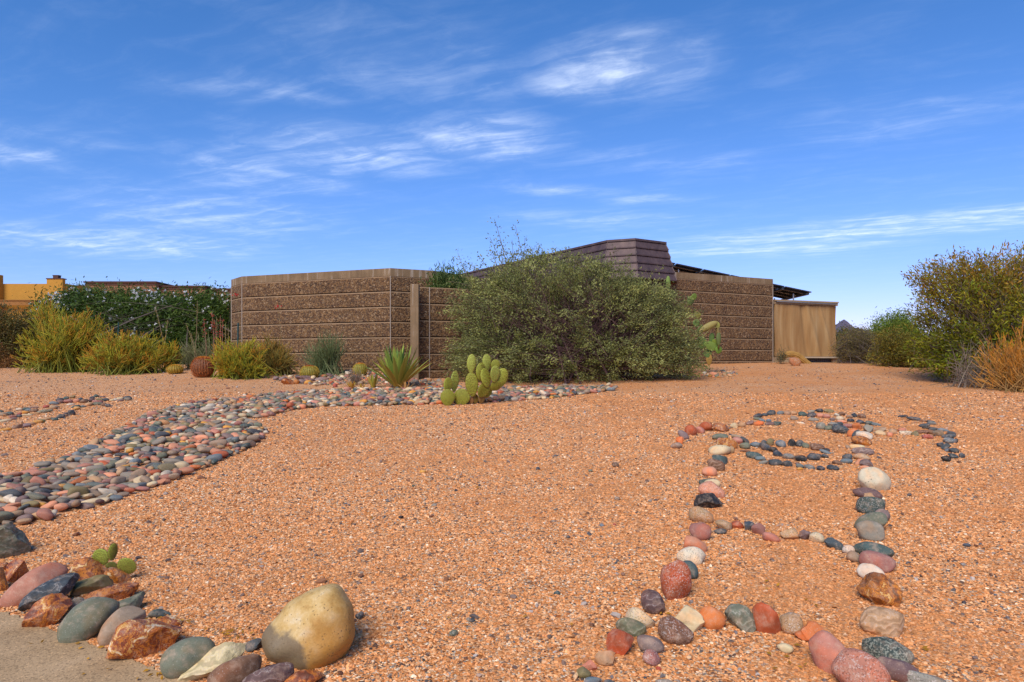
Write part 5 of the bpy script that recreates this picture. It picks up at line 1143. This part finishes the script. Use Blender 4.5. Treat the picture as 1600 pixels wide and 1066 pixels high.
def agave(u, y, h, label, n, seed, wid=.055, spread=1.0, pal=None, rmin=.0):
    rng = np.random.default_rng(seed); p = np.array(gat(u, y)); r = empty('agave', p, label, 'succulent'); mb = MB(); s = y / FP; H = h * s
    pal = pal or [(.26, .33, .05), (.20, .29, .045), (.33, .36, .07), (.15, .24, .05)]; org = [(.42, .25, .04), (.46, .20, .04), (.36, .28, .04)]
    for i in range(n):
        f = (i + .5) / n; a = i * 2.39996; lean = .12 + 1.15 * f ** 1.25 * spread; L = H * (1.02 - .18 * f) * rng.uniform(.88, 1.08) / max(.75, math.cos(lean * .5))
        d0 = np.array((math.cos(a) * math.sin(lean * .75), math.sin(a) * math.sin(lean * .75), math.cos(lean * .75))); d1 = np.array((math.cos(a) * math.sin(lean), math.sin(a) * math.sin(lean), math.cos(lean)))
        side = np.array((-math.sin(a), math.cos(a), 0)); nrm = np.cross(side, d1); W = wid * rng.uniform(.85, 1.15); t = np.linspace(0, 1, 9)
        ax = p + (math.cos(a) * .03, math.sin(a) * .03, .0) + (d0[None] * (t * (1 - t * .5))[:, None] + d1[None] * (t * t * .5)[:, None]) * L
        wv = W * np.array([.62, .75, .9, 1, 1, .9, .7, .42, .04]); keel = wv * .22
        c = np.array(pal[rng.integers(len(pal))]) * rng.uniform(.8, 1.15)
        if f > .55 and rng.random() < .62: c = c * .35 + np.array(org[rng.integers(3)]) * .65
        V = np.concatenate([ax + side * wv[:, None] * .5, ax + nrm * keel[:, None] * (-1 if nrm[2] > 0 else 1), ax - side * wv[:, None] * .5]); k = np.arange(8)
        cc = np.tile(c, (27, 1)); cc[:9] *= 1.18; cc[18:] *= 1.18; cc[[8, 17, 26]] = (.2, .08, .03)
        mb.add(V, np.concatenate([np.stack([k, k + 1, k + 10, k + 9], 1), np.stack([k + 9, k + 10, k + 19, k + 18], 1)]), cc)
    part(mb, 'leaves', STICK, r, col=True, smooth=True); return r
agave(622, 13.9, 70, 'large yellow green agave rosette with orange outer leaves, in front of the concrete post', 54, 81, wid=.105, spread=.95)
agave(583, 14.0, 24, 'small upright yellow agave shoot just left of the large agave', 12, 82, wid=.045, spread=.6, pal=[(.33, .27, .04), (.28, .27, .04)])
agave(549, 13.9, 13, 'tiny orange yellow agave pup at the front of the cactus bed', 16, 83, wid=.035, spread=1.1, pal=[(.46, .28, .04), (.42, .22, .04)])
agave(634, 13.55, 16, 'small pale orange agave pup at the foot of the large agave', 10, 84, wid=.035, spread=.9, pal=[(.50, .27, .08), (.40, .2, .06)])
agave(565, 13.75, 10, 'smallest yellow agave pup between the orange pup and the yellow shoot', 10, 85, wid=.03, spread=1.1, pal=[(.46, .30, .05), (.40, .24, .04)])

def stalk_plant():
    rng = np.random.default_rng(91); y = 18.2; r = empty('red_yucca', gat(340, y), 'cluster of thin upright stalks with coral red blooms left of the block wall', 'plant')
    st = [(331, 488, 333, 565, 1), (338, 495, 336, 565, 0), (318, 497, 322, 562, 1), (344, 494, 341, 565, 1), (347, 500, 344, 565, 1), (352, 506, 348, 566, 0), (357, 512, 352, 568, 0), (335, 500, 338, 566, 1), (308, 470, 302, 562, 0), (298, 520, 306, 566, 0), (242, 478, 262, 562, 0), (262, 500, 248, 540, 0), (290, 505, 312, 566, 0)]
    mb, fl = MB(), MB()
    for u, v, ub, vb, red in st:
        a = np.array(at(ub, vb, y)); a[2] = float(G(a[0], a[1])); b = np.array(at(u, v, y)); t = np.linspace(0, 1, 8)[:, None]; q = a + (b - a) * t + np.sin(t * 3.1) * np.array((.03, 0, 0)); mb.tube(q, np.linspace(.010, .005, 8), 4, np.array((.30, .22, .11)) * rng.uniform(.8, 1.2) if not red else (.33, .17, .11), cap=False)
        k = 26; tt = (rng.uniform(.62, 1.0, k) if red else rng.uniform(.5, 1.0, k))[:, None]; p = a + (b - a) * tt + rng.normal(size=(k, 3)) * .022
        leaves(fl, p, rng.normal(size=(k, 3)) + (0, 0, .4), .055 if red else .035, .022, np.array((.50, .075, .05) if red else (.33, .25, .06)) * rng.uniform(.7, 1.2, (k, 1)), rng)
    part(mb, 'stalks', STICK, r, col=True); part(fl, 'blooms', LEAF, r, col=True)
    for u, v in ((369, 461), (433, 479)):
        y2 = 17.0; r2 = empty('flower_spray', gat(u + 2, y2), f'thin wiry stem with red bloom before the block wall, {"near its left corner" if u < 400 else "above fire sticks"}', 'flower'); a = np.array(gat(u + 6, y2)); b = np.array(at(u, v, y2)); t = np.linspace(0, 1, 8)[:, None]
        m2, f2 = MB(), MB(); m2.tube(a + (b - a) * t + np.sin(t * 3.1) * np.array((.06, 0, 0)), .0035, 3, (.2, .16, .06), cap=False); part(m2, 'stalk', STICK, r2, col=True); k = 14
        leaves(f2, b + rng.normal(size=(k, 3)) * .03, rng.normal(size=(k, 3)), .06, .03, np.array((.62, .02, .025)) * rng.uniform(.8, 1.1, (k, 1)), rng); part(f2, 'bloom', LEAF, r2, col=True)
stalk_plant()
GRN = mat_simple('stake_green', (.012, .055, .05), .5, .2, 10)
for u, v, vb, y, lab in ((184, 505, 548, 18.0, 'dark green garden stake in the fire stick bushes below the hedge'), (371, 506, 585, 16.4, 'dark green garden stake in front of the left corner of the block wall')):
    p = gat(u, y); mb = MB(); mb.tube([(p.x, p.y, p.z - .1), at(u + .6, (v + vb) / 2, y), at(u + .9, v, y)], .018, 8); tip = at(u + .9, v, y); mb.tube([tip, tip + Vector((0, 0, .02))], [.021, .012], 8)
    tag(mb.build('garden_stake', GRN, loc=p, smooth=True, auto=40), lab, 'stake', 'green garden stakes')
def log():
    y = 21.2; r = gat(1240, y); mb = MB(); pts = [at(*q, y) for q in ((1221, 562), (1223, 557), (1229, 554), (1237, 553), (1245, 555), (1252, 560), (1259, 566), (1266, 572))]
    pts = np.array(pts); k = np.linspace(0, len(pts) - 1, 40); P = np.stack([np.interp(k, range(len(pts)), pts[:, i]) for i in range(3)], 1)
    for _ in range(8): P[1:-1] = (P[:-2] + 2 * P[1:-1] + P[2:]) / 4
    rng = np.random.default_rng(7); sides = 20; n0 = mb.n
    mb.tube(P, .085 * (1 + .05 * np.sin(np.arange(40) * .9)), sides, (.36, .20, .05)); V = mb.v[0]; cen = np.repeat(P, sides, 0); ph = np.tile(np.arange(sides), 40)
    mb.v[0] = cen + (V - cen) * (1 + .16 * (ph % 2))[:, None]; mb.c[0] = mb.c[0] * np.where(ph % 2, 1.15, .7)[:, None]
    tag(mb.build('fallen_cactus', WOOD, loc=r, col=True), 'bent yellowish dried cactus arm lying below the canvas shade', 'log')
    V, p = place_stone(1240, 565, 22, 15, -25, 'r', 501, sink=.1, n=4)
    m2 = MB(); m2.add(V, ICO[4][1]); b = np.array((p[0], p[1], float(G(p[0], p[1])))); o = m2.build('rock', SM['speckle'], loc=b, smooth=True); o.color = (.34, .13, .035, 1); tag(o, 'rounded rust orange rock under the bent dried cactus arm', 'rock')
    bl = [blob(1222, 553, 6, 9, 21.0, .15), blob(1219, 560, 6, 6, 21.0, .15)]
    shrub('weed', 'small dull weed beside the bent dried cactus arm at the wall foot', 'weed', gat(1220, 21.0), bl, 60, 8, .05, .02, [(.17, .16, .07), (.13, .12, .06)], (.13, .1, .07), 66, spread=.05, nstem=3)
log()
